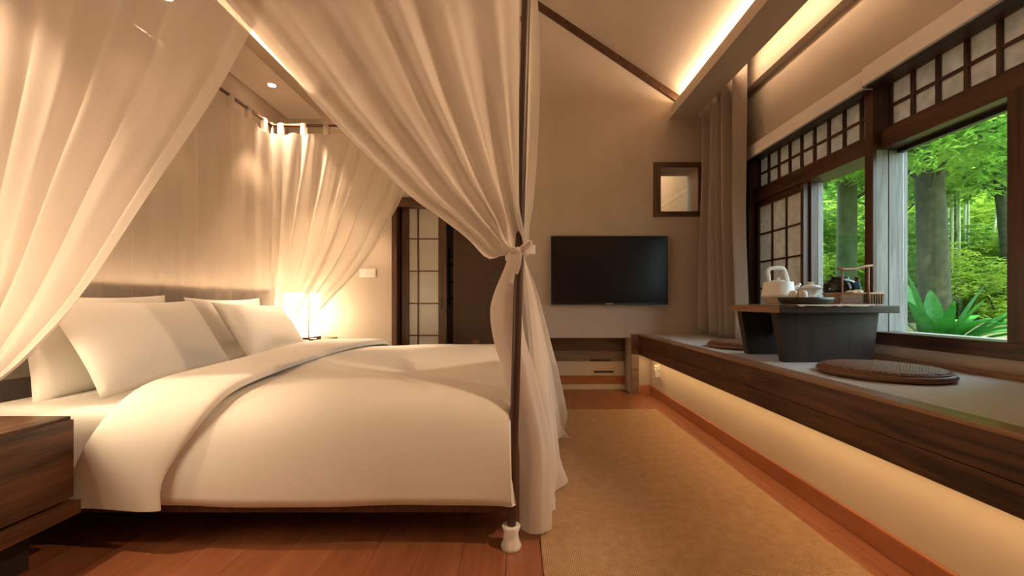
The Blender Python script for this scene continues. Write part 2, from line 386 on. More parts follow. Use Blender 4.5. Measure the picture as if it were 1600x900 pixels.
# ------------------------------------------------------------------ windows
def transom(parent, y0, y1, n, zt=2.13, zm=2.0, zb=1.868, x=2.1):
    st = (y1-y0)/n; rw = .018
    box('transom_rail', (x-.05, x+.06), (y0, y1), (zt-.005, 2.2), M['frame_y'], parent)
    for k in range(n):
        ya = y0+k*st
        for (za, zc) in ((zb, zm), (zm, zt)):
            box('pane', (x+.004, x+.008), (ya+.004, ya+st-.004), (za+.003, zc-.003), M['paper'], parent, 0)
        box('muntin', (x-.012, x+.02), (ya-rw/2, ya+rw/2), (zb, zt), M['frame_z'], parent)
        box('muntin', (x-.010, x+.02), (ya+rw/2, ya+st-rw/2), (zm-.008, zm+.008), M['frame_y'], parent)
    box('muntin', (x-.012, x+.02), (y1-rw/2, y1+rw/2), (zb, zt), M['frame_z'], parent)
def shoji(parent, y0, y1, cols, x=2.08, rows=(.785, 1.016, 1.242, 1.476, 1.706)):
    fr = .032
    box('stile', (x-.018, x+.02), (y0, y0+fr), (.735, 1.757), M['frame_z'], parent)
    box('stile', (x-.018, x+.02), (y1-fr, y1), (.735, 1.757), M['frame_z'], parent)
    box('rail', (x-.018, x+.02), (y0+fr, y1-fr), (.735, rows[0]), M['frame_y'], parent)
    box('rail', (x-.018, x+.02), (y0+fr, y1-fr), (rows[-1], 1.757), M['frame_y'], parent)
    a, b = y0+fr, y1-fr; st = (b-a)/cols
    for c in range(cols):
        for r in range(len(rows)-1):
            box('pane', (x+.002, x+.006), (a+c*st+.002, a+(c+1)*st-.002), (rows[r]+.002, rows[r+1]-.002), M['paper'], parent, 0)
        if c: box('muntin', (x-.01, x+.014), (a+c*st-.007, a+c*st+.007), (rows[0], rows[-1]), M['frame_z'], parent)
    for z in rows[1:-1]: box('muntin', (x-.008, x+.014), (a, b), (z-.007, z+.007), M['frame_y'], parent)
w1 = empty('window_1', (2.1, 2.9, .665), 'dark wooden window bay with shoji screen beside the curtain', 'window', kind='structure')
box('post', (XW, 2.2), (3.54, 3.66), (ZB+.022, 2.2), M['frame_z'], w1)
transom(w1, 2.36, 3.54, 9)
box('lintel', (2.04, 2.22), (2.353, 3.54), (1.757, 1.868), M['frame_y'], w1, .004)
shoji(w1, 2.95, 3.54, 3)
box('sash_stile', (2.103, 2.150), (2.93, 2.985), (.735, 1.757), M['frame_z'], w1)
tag(box('sash_stile', (2.152, 2.190), (2.93, 2.985), (.735, 1.757), M['grey_z'], w1), 'weathered grey outer stile')
box('window_sill', (XW, 2.26), (2.353, 3.54), (.665, .735), M['frame_y'], w1, .004)
tag(box('glass_pane', (2.17, 2.174), (2.36, 2.94), (.735, 1.757), M['glass'], w1, 0), 'clear glass pane')
w2 = empty('window_2', (2.1, 1.6, .665), 'wide dark wooden window bay with open garden view', 'window', kind='structure')
tag(box('middle_post', (XW-.004, XW+.018), (2.298, 2.353), (.735, 2.2), M['frame_z'], w2), 'brown facing of the middle post')
tag(box('grey_post', (XW+.019, 2.083), (2.300, 2.353), (.735, 1.757), M['grey_z'], w2), 'weathered grey side of the middle post')
tag(box('grey_post', (2.092, 2.197), (2.304, 2.353), (.735, 1.757), M['grey_z'], w2), 'weathered grey outer post')
box('post_groove', (2.083, 2.092), (2.316, 2.353), (.735, 1.757), M['black'], w2, 0)
box('middle_post', (XW+.019, 2.2), (2.298, 2.353), (1.757, 2.2), M['frame_z'], w2)
transom(w2, .348, 2.298, 15)
box('lintel', (2.04, 2.22), (.30, 2.297), (1.757, 1.868), M['frame_y'], w2, .004)
box('head_track', (2.13, 2.16), (1.675, 2.297), (1.735, 1.757), M['black'], w2)
box('post', (XW, 2.2), (1.585, 1.673), (.735, 1.757), M['frame_z'], w2)
box('post', (XW+.012, 2.2), (1.53, 1.584), (.735, 1.757), M['frame_z'], w2)
shoji(w2, .94, 1.53, 3); shoji(w2, .34, .93, 3)
box('post', (XW, 2.2), (.30, .34), (.735, 2.2), M['frame_z'], w2)
box('window_sill', (XW, 2.13), (.30, 2.352), (.665, .735), M['frame_y'], w2, .004)
tag(box('outer_sill', (2.131, 2.28), (.30, 2.352), (.665, .73), M['grey_y'], w2, .004), 'weathered grey outer sill')
tag(box('glass_pane', (2.17, 2.174), (1.675, 2.303), (.735, 1.74), M['glass'], w2, 0), 'clear glass pane')
# roller shade boxes above the windows
def shade_box(y0, y1, x0, z0, label):
    o = empty('roller_shade', (1.96, (y0+y1)/2, z0), label, 'roller shade', 'roller shades above the windows')
    box('cassette', (x0+.006, XW), (y0, y1), (z0+.068, z0+.112), M['shade'], o, .004)
    box('fascia', (x0, XW), (y0+.002, y1-.002), (z0+.012, z0+.067), M['shade'], o, .004)
    box('bottom_bar', (x0+.02, XW), (y0+.006, y1-.006), (z0, z0+.012), M['tray'], o, .003)
    box('end_cap', (x0+.002, XW), (y0-.006, y0), (z0+.004, z0+.11), M['white_pl'], o, .002)
shade_box(2.305, 3.62, 1.935, 2.088, 'cream roller shade cassette above the shoji screen window')
shade_box(.30, 2.295, 1.925, 2.094, 'cream roller shade cassette above the open garden view window')

# ------------------------------------------------------------------ sliding door and dark passage
dr = empty('door_1', (-.9, YF, 0), 'sliding door with frosted panes in a dark wooden grid', 'door', kind='structure')
dpx = lambda px, d=YF: (px-CX)*d/F
fw = .05
box('jamb', (DX0-.012, DX0+.04), (YF-.012, YF+.2), (0, DZ+.06), M['walnut_z'], dr)
box('door_head', (DX0+.04, DX1), (YF-.012, YF+.2), (DZ-.03, DZ+.06), M['walnut_x'], dr)
lx0, lx1 = DX0+.06, dpx(698, YF+.1); ly = YF+.09
box('stile', (lx0, lx0+.07), (ly, ly+.035), (.01, DZ-.03), M['walnut_z'], dr)
st = box('stile', (dpx(685, ly), lx1), (ly, ly+.035), (.01, DZ-.03), M['walnut_z'], dr)
tag(box('handle', (dpx(690, ly)-.008, dpx(690, ly)+.012), (ly-.003, ly), (EYE-.07, EYE+.05), M['black'], st, .001), 'dark recessed finger pull')
gx0, gx1 = lx0+.07, dpx(685, ly)
zs = [.06]+[EYE+(472-p)*(ly)/F for p in (524, 474, 423.5, 373)]+[EYE+(472-323)*(ly)/F]
zs.insert(1, zs[1]-.32)
gm = dpx(653, ly)
for i in range(len(zs)-1):
    for (xa, xb) in ((gx0, gm), (gm, gx1)):
        box('pane', (xa+.003, xb-.003), (ly+.012, ly+.018), (zs[i]+.003, zs[i+1]-.003), M['frost'], dr, 0)
    if i: box('muntin', (gx0, gx1), (ly+.004, ly+.024), (zs[i]-.006, zs[i]+.006), M['walnut_x'], dr)
box('muntin', (gm-.007, gm+.007), (ly+.003, ly+.025), (.06, zs[-1]), M['walnut_z'], dr)
box('rail', (gx0, gx1), (ly, ly+.035), (zs[-1], DZ-.03), M['walnut_x'], dr)
box('rail', (gx0, gx1), (ly, ly+.035), (.01, .06), M['walnut_x'], dr)
px0 = dpx(708, YF+.14)
pas = multi('wall_passage', [(px0, DX1+.1, YF+.14, YF+.17, 0, DZ+.05)], M['dark_wall'])
tag(pas, 'dark brown panel wall beside the sliding door', 'wall', kind='structure')
tag(multi('wall_bathroom', [(XH, .2, YF+.75, YF+.8, 0, 2.3), (XH, XH+.05, YF+.25, YF+.75, 0, 2.3), (.15, .2, YF+.17, YF+.75, 0, 2.3), (XH, .2, YF+.2, YF+.8, 2.25, 2.3), (XH, .2, YF+.2, YF+.8, -.05, 0)], M['cream']),
    'pale bathroom wall glimpsed past the sliding door', 'wall', kind='structure')
rk = empty('robe_rail', at(702, 430, YF+.6), 'dark metal rail with hooks glimpsed past the sliding door', 'rail')
a = at(702, 430, YF+.6)
tube('rail_rod', [(a.x, a.y, a.z+.32), (a.x, a.y, a.z-.35)], .008, M['black'], rk)
for dz in (.2, .1, -.09, -.27): tube('hook', [(a.x-.05, a.y, a.z+dz+.02), (a.x-.02, a.y-.03, a.z+dz), (a.x+.04, a.y-.03, a.z+dz+.01), (a.x+.06, a.y, a.z+dz+.03)], .007, M['black'], rk)
p = at(744, 536, YF+.135)
so = empty('wall_socket', (p.x, YF+.14, p.z), 'small red-brown socket plate on the dark panel', 'socket')
box('plate', (p.x-.032, p.x+.032), (YF+.13, YF+.1402), (p.z-.032, p.z+.032), plain('copper_plate', (.22, .085, .045), .45, bumps=0), so, .003)
for dx in (-.012, .012): box('pin_slot', (p.x+dx-.002, p.x+dx+.002), (YF+.1285, YF+.131), (p.z-.01, p.z+.008), M['black'], so, 0)
p = at(575, 426.5, YF)
sw = empty('light_switch', (p.x, YF, p.z), 'cream light switch plate on the wall by the bedside lamp', 'switch')
box('plate', (p.x-.083, p.x+.083), (YF-.010, YF), (p.z-.043, p.z+.043), M['white_pl'], sw, .004)
for k in range(2): box('rocker', (p.x-.075+k*.077, p.x-.002+k*.077), (YF-.014, YF-.0095), (p.z-.035, p.z+.035), M['white_pl'], sw, .003)

# ------------------------------------------------------------------ low cabinet in the niche
cb = empty('low_cabinet', (.66, YF+.2, 0), 'low built-in cabinet with smoked glass and cream drawer below the television', 'cabinet')
cy = YF+.205
zz = lambda py: EYE-(py-CY)*cy/F
box('body', (NX0, NX1), (cy+.02, YF+.25), (0, NZ), M['brown_lam'], cb, 0)
tag(box('glass_front', (NX0+.004, NX1-.004), (cy, cy+.02), (zz(548), NZ+.02), M['tint_glass'], cb, .002), 'smoked brown glass front')
d1 = box('drawer', (NX0+.004, NX1-.004), (cy-.002, cy+.02), (zz(564)+.002, zz(548)-.002), M['brown_lam'], cb, .002)
d2 = tag(box('drawer', (NX0+.004, NX1-.004), (cy-.004, cy+.02), (zz(587), zz(564)-.002), M['cream'], cb, .002), 'cream drawer front')
for (d_, py, xa, xb) in ((d1, 562.5, 922, 954), (d2, 580.5, 928, 958)):
    box('handle', (dpx(xa, cy), dpx(xb, cy)), (cy-.022, cy-.003), (zz(py)-.009, zz(py)+.009), M['black'], d_, .003)
box('shelf', (NX0, NX1), (cy+.005, cy+.02), (zz(600), zz(587)-.004), M['baseb'], cb, .002)
box('plinth', (NX0, NX1), (cy-.02, cy+.02), (0, zz(600)), M['cream'], cb, .003)

# ------------------------------------------------------------------ television
tv = empty('television', at(952, 422, YF), 'black flat television mounted on the taupe wall', 'television')
TY = 3.955; k_ = TY/F
tx0, tx1, tz0, tz1 = (861-CX)*k_, (1043.5-CX)*k_, EYE-(476-CY)*k_, EYE+(CY-368.5)*k_
box('housing', (tx0+.01, tx1-.01), (TY+.012, TY+.035), (tz0+.01, tz1-.01), M['black'], tv, .005)
for (n_, x_, z_) in (('bezel', (tx0, tx1), (tz1-.012, tz1)), ('bezel', (tx0, tx1), (tz0, tz0+.018)), ('bezel', (tx0, tx0+.012), (tz0+.018, tz1-.012)), ('bezel', (tx1-.012, tx1), (tz0+.018, tz1-.012))):
    box(n_, x_, (TY, TY+.02), z_, M['black'], tv, .002)
box('screen', (tx0+.012, tx1-.012), (TY+.004, TY+.012), (tz0+.018, tz1-.012), M['screen'], tv, 0)
box('wall_mount', (tx0+.35, tx1-.35), (TY+.035, YF), (tz0+.15, tz1-.15), M['black'], tv, .003)
lg = box('logo_badge', (dpx(946, TY), dpx(958.5, TY)), (TY-.002, TY+.002), (tz0+.002, tz0+.016), M['black'], tv, .001)
for q in range(7):
    xx = dpx(947.2, TY)+q*.0091
    box('logo_mark', (xx, xx+.0065), (TY-.0035, TY-.0015), (tz0+.005, tz0+.0135), M['logo'], lg, 0)

# ------------------------------------------------------------------ small internal window and a made-up lit hall seen through it
mr = empty('window_3', ((MX0+MX1)/2, YF, MZ0), 'small square internal window in a deep brown wooden frame', 'window', kind='structure')
fx0, fx1, fz0, fz1 = (1021-CX)/159, (1100-CX)/159, EYE+(472-338.5)/159, EYE+(472-254)/159
iw = .062
for (x_, z_, mt) in (((fx0, fx1), (fz1-iw*.75, fz1), 'walnut_x'), ((fx0, fx1), (fz0, fz0+iw*.8), 'walnut_x'), ((fx0, fx0+iw), (fz0+iw*.8, fz1-iw*.75), 'walnut_z'), ((fx1-iw, fx1), (fz0+iw*.8, fz1-iw*.75), 'walnut_z')):
    box('frame_board', x_, (YF-.02, YF+.25), z_, M[mt], mr, .003)
tag(box('glass_pane', (fx0+iw, fx1-iw), (YF+.20, YF+.204), (fz0+iw*.8, fz1-iw*.75), M['glass'], mr, 0), 'clear glass pane')
hall = multi('wall_hall', [(2.1, 2.2, 4.28, 8, 0, 3.4), (.9, 1.0, 4.5, 8, 0, 3.4), (.9, 2.2, 8, 8.1, 0, 3.4), (.9, 2.2, 4.28, 8.1, 3.4, 3.5), (.9, 2.2, 4.28, 8.1, -.1, 0)], M['wall'])
tag(hall, 'warm lit plaster wall of the added hall behind the internal window', 'wall', kind='structure')
tag(multi('trim_6', [(2.06, 2.1, 4.28, 8, 2.24, 2.29), (2.04, 2.1, 4.28, 8, 0, 2.22)], M['cream']), 'cream panelling with a cap strip in the added hall behind the internal window', 'trim', kind='structure')
hl = bpy.data.lights.new('added_hall_light', 'POINT'); ho = bpy.data.objects.new('added_hall_light', hl); C.objects.link(ho); hl.energy = 14; hl.color = WARM; hl.shadow_soft_size = .08; ho.location = (1.45, 5.9, 2.9)  # added out-of-view lamp that makes the made-up hall glow

# ------------------------------------------------------------------ plug socket under the bench
pq = Vector((1.32, 3.8, .262))
sk = empty('plug_socket', pq, 'white plug in a wall socket below the bench', 'socket')
box('plate', (1.312, 1.32), (3.755, 3.845), (.20, .325), M['white_pl'], sk, .003)
pg = box('plug', (1.270, 1.313), (3.765, 3.805), (.27, .315), M['white_pl'], sk, .006)
box('plug', (1.275, 1.313), (3.775, 3.82), (.205, .255), M['white_pl'], sk, .006)
tube('cable', [(1.272, 3.785, .285), (1.262, 3.75, .28), (1.29, 3.72, .25), (1.312, 3.715, .20), (1.314, 3.716, .15)], .0035, M['white_pl'], pg)

# ------------------------------------------------------------------ rug
tag(box('rug', (.088, 1.16), (-1.2, 3.41), (0, .011), M['rug'], bev=.004), 'long brown woven rug on the floor beside the bed', 'rug')

# ------------------------------------------------------------------ canopy bed
BX0, BX1, BY0, BY1, RZ = -2.10, 0.0, 1.50, 3.505, 2.41
bed = empty('canopy_bed', (-1.05, 2.5, 0), 'dark wooden four-poster bed frame with thin canopy rails', 'bed')
def post(xb, xt, y):
    pts = [(xb+(xt-xb)*t/8, y, .03+(RZ+.02-.03)*t/8) for t in range(9)]
    o = tube('post', pts, .0165, M['bed'], bed, 10)
    s_ = lathe('post_shoe', [(.036, 0), (.038, .012), (.030, .03), (.026, .055), (.034, .082), (.031, .085), (.020, .084)], (xb, y, 0), M['white_pl'], o, 12)
    return o
post(-.022, .045, BY0); post(-.0, .02, BY1); post(BX0, BX0, BY0); post(BX0, BX0, BY1)
for y in (BY0, BY1): tube('canopy_rail', [(BX0, y, RZ), (.03, y, RZ)], .013, M['bed'], bed, 8)
tube('canopy_rail', [(BX0, BY0, RZ), (BX0, BY1, RZ)], .013, M['bed'], bed, 8)
tube('canopy_rail', [(.03, BY0, RZ), (.03, BY1, RZ)], .013, M['bed'], bed, 8)
box('side_rail', (BX0, -.02), (BY0-.012, BY0+.03), (.135, .175), M['bed'], bed, .004)
box('side_rail', (BX0, -.02), (BY1-.03, BY1+.012), (.135, .175), M['bed'], bed, .004)
box('foot_rail', (-.035, .0), (BY0+.03, BY1-.03), (.135, .175), M['bed'], bed, .004)
box('head_rail', (BX0-.01, BX0+.02), (BY0+.03, BY1-.03), (.135, .175), M['bed'], bed, .004)
box('bed_deck', (BX0+.02, -.035), (BY0+.03, BY1-.03), (.15, .19), M['bed'], bed, 0)
hb = empty('headboard', (-2.2, 2.5, 0), 'grey linen upholstered headboard panel behind the pillows', 'headboard')
for k in range(3): box('upholstered_panel', (XH+.002, -2.155), (.30+k*1.2, 1.495+k*1.2), (.12, .985), M['headboard'], hb, .012)
def soft_box(name, x0, x1, y0, y1, z0, z1, r, mat, label, cat, seg=5):
    me = box_mesh(x1-x0, y1-y0, z1-z0, mat, 0).copy(); bm = bmesh.new(); bm.from_mesh(me)
    bmesh.ops.bevel(bm, geom=bm.edges[:], offset=r, segments=seg, affect='EDGES', profile=.5); bm.to_mesh(me); bm.free()
    me.polygons.foreach_set('use_smooth', [True]*len(me.polygons))
    o = link(name, me, ((x0+x1)/2, (y0+y1)/2, (z0+z1)/2)); return tag(o, label, cat)
soft_box('mattress', BX0+.03, -.035, BY0+.035, BY1-.035, .19, .505, .05, M['linen'], 'thick white sheeted mattress on the canopy bed', 'mattress')
# duvet and its folded-back band share one cross-section
def prof(s, o=0.0):                                # s 0..1 from the near hem over the top to the far hem
    pts = PROF
    p = pts(s); q = pts(min(1, s+.004)); r_ = pts(max(0, s-.004)); t = (q-r_).normalized(); n = Vector((0, -t.z, t.y))
    if n.dot(Vector((0, p.y-2.5, p.z-.2))) < 0: n = -n
    return p+n*o
PROF = curve([(0, 1.468, .168), (0, 1.462, .30), (0, 1.470, .42), (0, 1.505, .50), (0, 1.60, .548), (0, 1.85, .572), (0, 2.2, .588), (0, 2.6, .59), (0, 3.0, .575), (0, 3.35, .545), (0, 3.50, .49), (0, 3.54, .40), (0, 3.545, .168)])
def duvet_fn(u, v):
    t = v; p = prof(t)
    xs = -1.36-.20*(1-sst(.30, .56, p.z))
    x = xs+u*(-xs-.018)
    cap = .60
    dx = -.018-x
    R = .03
    if dx < R: cap = p.z-(R-math.sqrt(max(0, R*R-(R-dx)**2)))
    z = min(p.z, cap)
    y = p.y
    top = sst(.42, .54, p.z)
    z += top*(.012*math.sin(x*5+1.3)*math.sin(p.y*3.1)+.006*noise.noise(Vector((x*3, p.y*3, 0))))
    z += .014*top*sst(-.5, -.05, x)
    y -= (1-top)*(1 if p.y < 2.5 else -1)*(.010*math.sin(x*6+.5)+.006*math.sin(x*17)*(.5-p.z))
    if u >= .9999: z = .17
    return Vector((x, y, max(z, .165)))
us = 60
dv = sheet('duvet', lambda u, v: duvet_fn(1-(1-u)**1.35 if u < 1 else 1, v), us, 90, M['linen'])
sd = dv.modifiers.new('thickness', 'SOLIDIFY'); sd.thickness = .02; sd.offset = -1
tag(dv, 'smooth cream white duvet spread over the canopy bed', 'duvet')
def fold_fn(u, v):
    # closed band: u 0..1 runs round the band (outer then inner)
    p = prof(v, .004)
    drop = 1-sst(.22, .60, p.z)
    near = 1 if p.y < 2.5 else -1
    xl = -1.42-.18*drop; xr = -1.06-.20*drop-.015*math.sin(v*7)
    th = .030*(1-drop)+.014
    a = 2*math.pi*u
    cx_, hw = (xl+xr)/2, (xr-xl)/2
    c, s = math.cos(a), math.sin(a)
    ex = math.copysign(abs(c)**.35, c); ez = math.copysign(abs(s)**.55, s)
    puff = 1+.25*math.sin(p.y*4+cx_*3)*(1-drop)
    q = prof(v, .004+th*(.5+.5*ez)*puff)
    x = cx_+hw*ex
    z = q.z - .004*drop
    return Vector((x, q.y-near*drop*.012*math.sin(x*14+p.z*6), max(z, .150)))
fb = sheet('duvet_fold', fold_fn, 40, 90, M['linen'], dv)
tag(fb, 'folded-back band of the duvet')
# pillows
def pillow(c, w, h, t, ax_w, ax_h, label):
    ax_w = Vector(ax_w).normalized(); ax_h = Vector(ax_h).normalized(); n = ax_w.cross(ax_h).normalized()
    N = 22; v, f = [], []
    for side in (1, -1):
        for j in range(N+1):
            for i in range(N+1):
                a = -1+2*i/N; b = -1+2*j/N
                a2 = math.copysign(abs(a)**.8, a); b2 = math.copysign(abs(b)**.8, b)
                th = t/2*((1-abs(a2)**2.4)**.62)*((1-abs(b2)**2.6)**.62)
                x = w/2*a2*(1-.055*(1-b2*b2)); y = h/2*b2*(1-.085*(1-a2*a2))
                th += .006*noise.noise(Vector((a*2+c[1], b*2, side)))*(1-a2*a2)*(1-b2*b2)
                v.append(Vector(c)+ax_w*x+ax_h*y+n*th*side)
    S = (N+1)*(N+1)
    for sd_ in (0, 1):
        for j in range(N):
            for i in range(N):
                q = [sd_*S+j*(N+1)+i, sd_*S+j*(N+1)+i+1, sd_*S+(j+1)*(N+1)+i+1, sd_*S+(j+1)*(N+1)+i]
                f.append(tuple(q if sd_ == 0 else q[::-1]))
    o = mesh_obj('pillow', v, f, M['linen'], None, True)
    bm = bmesh.new(); bm.from_mesh(o.data); bmesh.ops.remove_doubles(bm, verts=bm.verts, dist=.0008); bmesh.ops.recalc_face_normals(bm, faces=bm.faces); bm.to_mesh(o.data); bm.free()
    return tag(o, label, 'pillow', 'bed pillows')
pillow((-1.735, 1.965, .715), .74, .46, .17, (.02, 1, .0), (-.62, 0, 1), 'large white pillow leaning in front, beside the dark nightstand')
pillow((-1.955, 1.97, .715), .72, .46, .15, (0, 1, 0), (-.22, 0, 1), 'white pillow standing against the headboard on the nightstand side')
pillow((-1.735, 2.84, .705), .74, .44, .17, (-.02, 1, -.03), (-.66, 0, 1), 'white pillow leaning in front, on the lit lamp side')
pillow((-1.955, 2.82, .71), .72, .45, .15, (0, 1, 0), (-.22, 0, 1), 'white pillow standing against the headboard on the lit lamp side')

# ------------------------------------------------------------------ canopy curtains
TOPZ = 2.335
def foldsum(u, n, ph):
    w = u*n*2*math.pi
    return .7*math.sin(w+ph+.9*math.sin(w*.31+ph))+.24*math.sin(w*1.73+ph*2.1)+.06*math.sin(w*2.9+ph)
def tabs(parent, pts, axis):
    for p in pts:
        if axis == 'x':
            me = box('tab', (p[0]-.026, p[0]+.026), (p[1]-.017, p[1]+.017), (TOPZ-.012, RZ+.018), M['sheer'], parent, .012)
        else:
            me = box('tab', (p[0]-.017, p[0]+.017), (p[1]-.026, p[1]+.026), (TOPZ-.012, RZ+.018), M['sheer'], parent, .012)
def swag(name, label, y, xp, edge, tie_r, nf, amp, ph, mat, tail, side, post_bulge=0.0):
    root = empty(name, (xp, y, 0), label, 'curtain', 'sheer bed curtains')
    E = curve([(e[0], 0, e[1]) for e in edge]); zt = edge[-1][1]
    def fn(u, v):
        e = E(v)
        xe, ze = e.x, e.z
        zp = TOPZ+(zt-TOPZ)*v
        w = u
        x = xp+(xe-xp)*w
        z = zp+(ze-zp)*(w**1.15)
        sc = .0
        if v < .04: z -= .018*abs(math.sin(math.pi*(x-xp)/.2))*(1-v/.04)
        fo = foldsum(u, nf, ph)
        a = amp*(.45+.9*sst(0, .35, v))*(1-.45*sst(.8, 1, v))
        yy = y+a*fo*(.35+.65*min(1, (u+.05)*(1-u+.12)*4))
        x += .35*a*math.cos(u*nf*6.28+ph)*sst(.0, .4, v)
        k = sst(.86, 1, v)
        an = u*2*math.pi*1.5
        x += k*tie_r*math.cos(an); yy = yy*(1-k)+(y+tie_r*.9*math.sin(an))*k
        x += side*post_bulge*math.sin(math.pi*v)*(1-u)
        return Vector((x, yy, z))
    sheet('curtain_panel', fn, 150, 70, mat, root)
    if tail: sheet('curtain_tail', tail, 70, 40, mat, root)
    return root
# near side, head half
eL = [(-.74, TOPZ), (-.984, 1.859), (-1.113, 1.624), (-1.329, 1.303), (-1.561, .956), (-1.734, .757), (-1.894, .612), (-2.06, .50)]
def tailL(u, v):
    an = u*2*math.pi; r = .035+.10*sst(0, 1, v)
    return Vector((-2.07+r*.9*math.cos(an)+.03*v, 1.515+r*.4*math.sin(an)+.015*math.sin(an*5)*v, .505-.47*v))
c1 = swag('bed_curtain', 'sheer curtain swept back to the headboard end, above the dark nightstand', 1.505, BX0, eL, .03, 4.6, .034, .6, M['sheer'], tailL, 1)
tabs(c1, [(-2.0+.2*k, 1.50) for k in range(7)], 'x')
# near side, foot half
eR = [(-1.40, TOPZ), (-1.073, 2.006), (-.84, 1.745), (-.69, 1.572), (-.41, 1.300), (-.284, 1.205), (-.176, 1.125), (-.085, 1.055), (-.005, 1.085)]
def tailR(u, v):
    an = u*2*math.pi
    z = 1.085-(1.085-.03)*v
    cx_ = -.004-.038*math.sin(math.pi*min(1, v/.40))*(1 if v < .4 else 0)+.075*sst(.32, .75, v)
    r = .024+.030*sst(.02, .22, v)
    return Vector((cx_+r*math.cos(an)*(1+.15*math.sin(an*4+v*2)), 1.548+r*.8*math.sin(an)+.03*v, z))
c2 = swag('bed_curtain', 'sheer curtain swept across and tied to the bare foot post', 1.472, .012, eR, .026, 5.5, .019, 2.2, M['sheer'], tailR, 1)
tabs(c2, [(-1.3+.2*k, 1.50) for k in range(7)], 'x')
# tie ribbon with bow
tie = empty('curtain_tie', (0, 1.5, 1.08), 'white fabric ribbon knotted around the foot post curtains', 'ribbon')
def ring(u, v):
    an = u*2*math.pi
    return Vector((.012+.056*math.cos(an), 1.522+.062*math.sin(an), 1.082+.016*(v-.5)*2+.012*math.cos(an)))
sheet('tie_band', ring, 36, 4, M['sheer'], tie)
def ribbon(name, pts, w):
    E = curve(pts)
    def fn(u, v):
        p = E(v); t = (E(min(1, v+.03))-E(max(0, v-.03))).normalized(); s = t.cross(Vector((0, -1, 0))).normalized()
        return p+s*w*(u-.5)+Vector((0, -.004*math.sin(u*math.pi), 0))
    o = sheet(name, fn, 5, 24, M['sheer'], tie)
    m = o.modifiers.new('t', 'SOLIDIFY'); m.thickness = .003
ribbon('ribbon_tail', [(.0, 1.455, 1.085), (-.002, 1.447, 1.06), (-.012, 1.450, 1.02), (-.022, 1.452, .965)], .018)
ribbon('ribbon_tail', [(.002, 1.454, 1.085), (.008, 1.446, 1.065), (.004, 1.448, 1.03), (-.006, 1.450, 1.0)], .017)
ribbon('bow_loop', [(.0, 1.452, 1.084), (.022, 1.445, 1.098), (.042, 1.446, 1.114), (.046, 1.449, 1.104), (.02, 1.450, 1.086), (.0, 1.452, 1.080)], .012)
ribbon('bow_loop', [(.0, 1.452, 1.084), (-.014, 1.445, 1.09), (-.028, 1.446, 1.088), (-.026, 1.449, 1.078), (-.012, 1.450, 1.076), (.0, 1.452, 1.080)], .011)
lathe('knot', [(.0, -.013), (.010, -.009), (.013, 0), (.010, .009), (0, .013)], (.002, 1.450, 1.083), M['sheer'], tie, 12)
# foot end curtain
c3 = empty('bed_curtain', (.1, 2.3, 0), 'sheer curtain at the bed foot, flaring to the floor beside the rug', 'curtain', 'sheer bed curtains')
def foot_up(u, v):
    y0 = 1.53+1.85*u
    t = Vector((.020, 1.560, 1.085)); p = Vector((.034, y0, TOPZ))
    k = v**(1+.5*(1-u))
    q = p.lerp(t, v); q.y = y0+(t.y-y0)*(v**1.25)
    f_ = foldsum(u, 9, 1.1)
    q.x += (.010+.016*math.sin(math.pi*v))*(1+f_)*(1-.5*sst(.85, 1, v))+.010*math.sin(math.pi*v)
    kk = sst(.88, 1, v); an = u*2*math.pi*2
    q.x += kk*.012*math.cos(an); q.y += kk*.012*math.sin(an)
    return q
sheet('curtain_panel', foot_up, 110, 50, M['sheer'], c3)
def foot_low(u, v):
    hem = Vector((.095+.25*u+.02*math.sin(u*9), 1.56+1.62*u**1.15, .018))
    t = Vector((.024, 1.56+.02*u, 1.085))
    q = t.lerp(hem, v)
    f_ = foldsum(u, 6, 3.0)
    a = .020+.030*sst(.1, .9, v)
    q.x += a*f_*sst(0, .15, v)+.015*math.sin(math.pi*v)
    q.y += .02*math.cos(u*40)*v
    if v > .86:
        k = (v-.86)/.14; q.x += .03*k*math.sin(u*31)+.018*k*math.sin(u*67+1); q.z += .022*k*(1+math.sin(u*23))
    return q
sheet('curtain_tail', foot_low, 130, 60, M['sheer'], c3)
tabs(c3, [(.03, 1.62+.2*k) for k in range(9)], 'y')
# far side, head half (tied to the head post)
c4 = swag('bed_curtain', 'sheer curtain glowing before the bedside lamp, swept back to the headboard corner', BY1-.035, BX0+.012, [(-.75, TOPZ), (-.958, 1.798), (-1.068, 1.585), (-1.194, 1.349), (-1.358, 1.13), (-1.539, .949), (-1.758, .73), (-1.895, .60), (-2.04, .50)], .03, 8, .036, 4.1, M['sheer_thin'],
    lambda u, v: Vector((-2.06+(.035+.06*v)*math.cos(u*6.283), BY1+(.03+.04*v)*math.sin(u*6.283), .505-.46*v)), 1)
tabs(c4, [(-2.02+.195*k, BY1) for k in range(7)], 'x')
# head end curtain
c5 = empty('bed_curtain', (BX0, 2.5, 0), 'sheer curtain hanging straight in front of the headboard wall', 'curtain', 'sheer bed curtains')
def headc(u, v):
    y = 1.56+1.93*u; z = TOPZ-1.75*v
    if v < .05: z -= .03*abs(math.sin(math.pi*(y-1.6)/.2))*(1-v/.05)
    g_ = foldsum(u, 13, .3)
    return Vector((BX0+.030+.018*g_*(.5+.5*v), y+.012*math.cos(u*80), z))
sheet('curtain_panel', headc, 190, 24, sheer('sheer_voile_finest', (.86, .80, .73), .5, .45), c5)
tabs(c5, [(BX0, 1.6+.2*k) for k in range(10)], 'y')

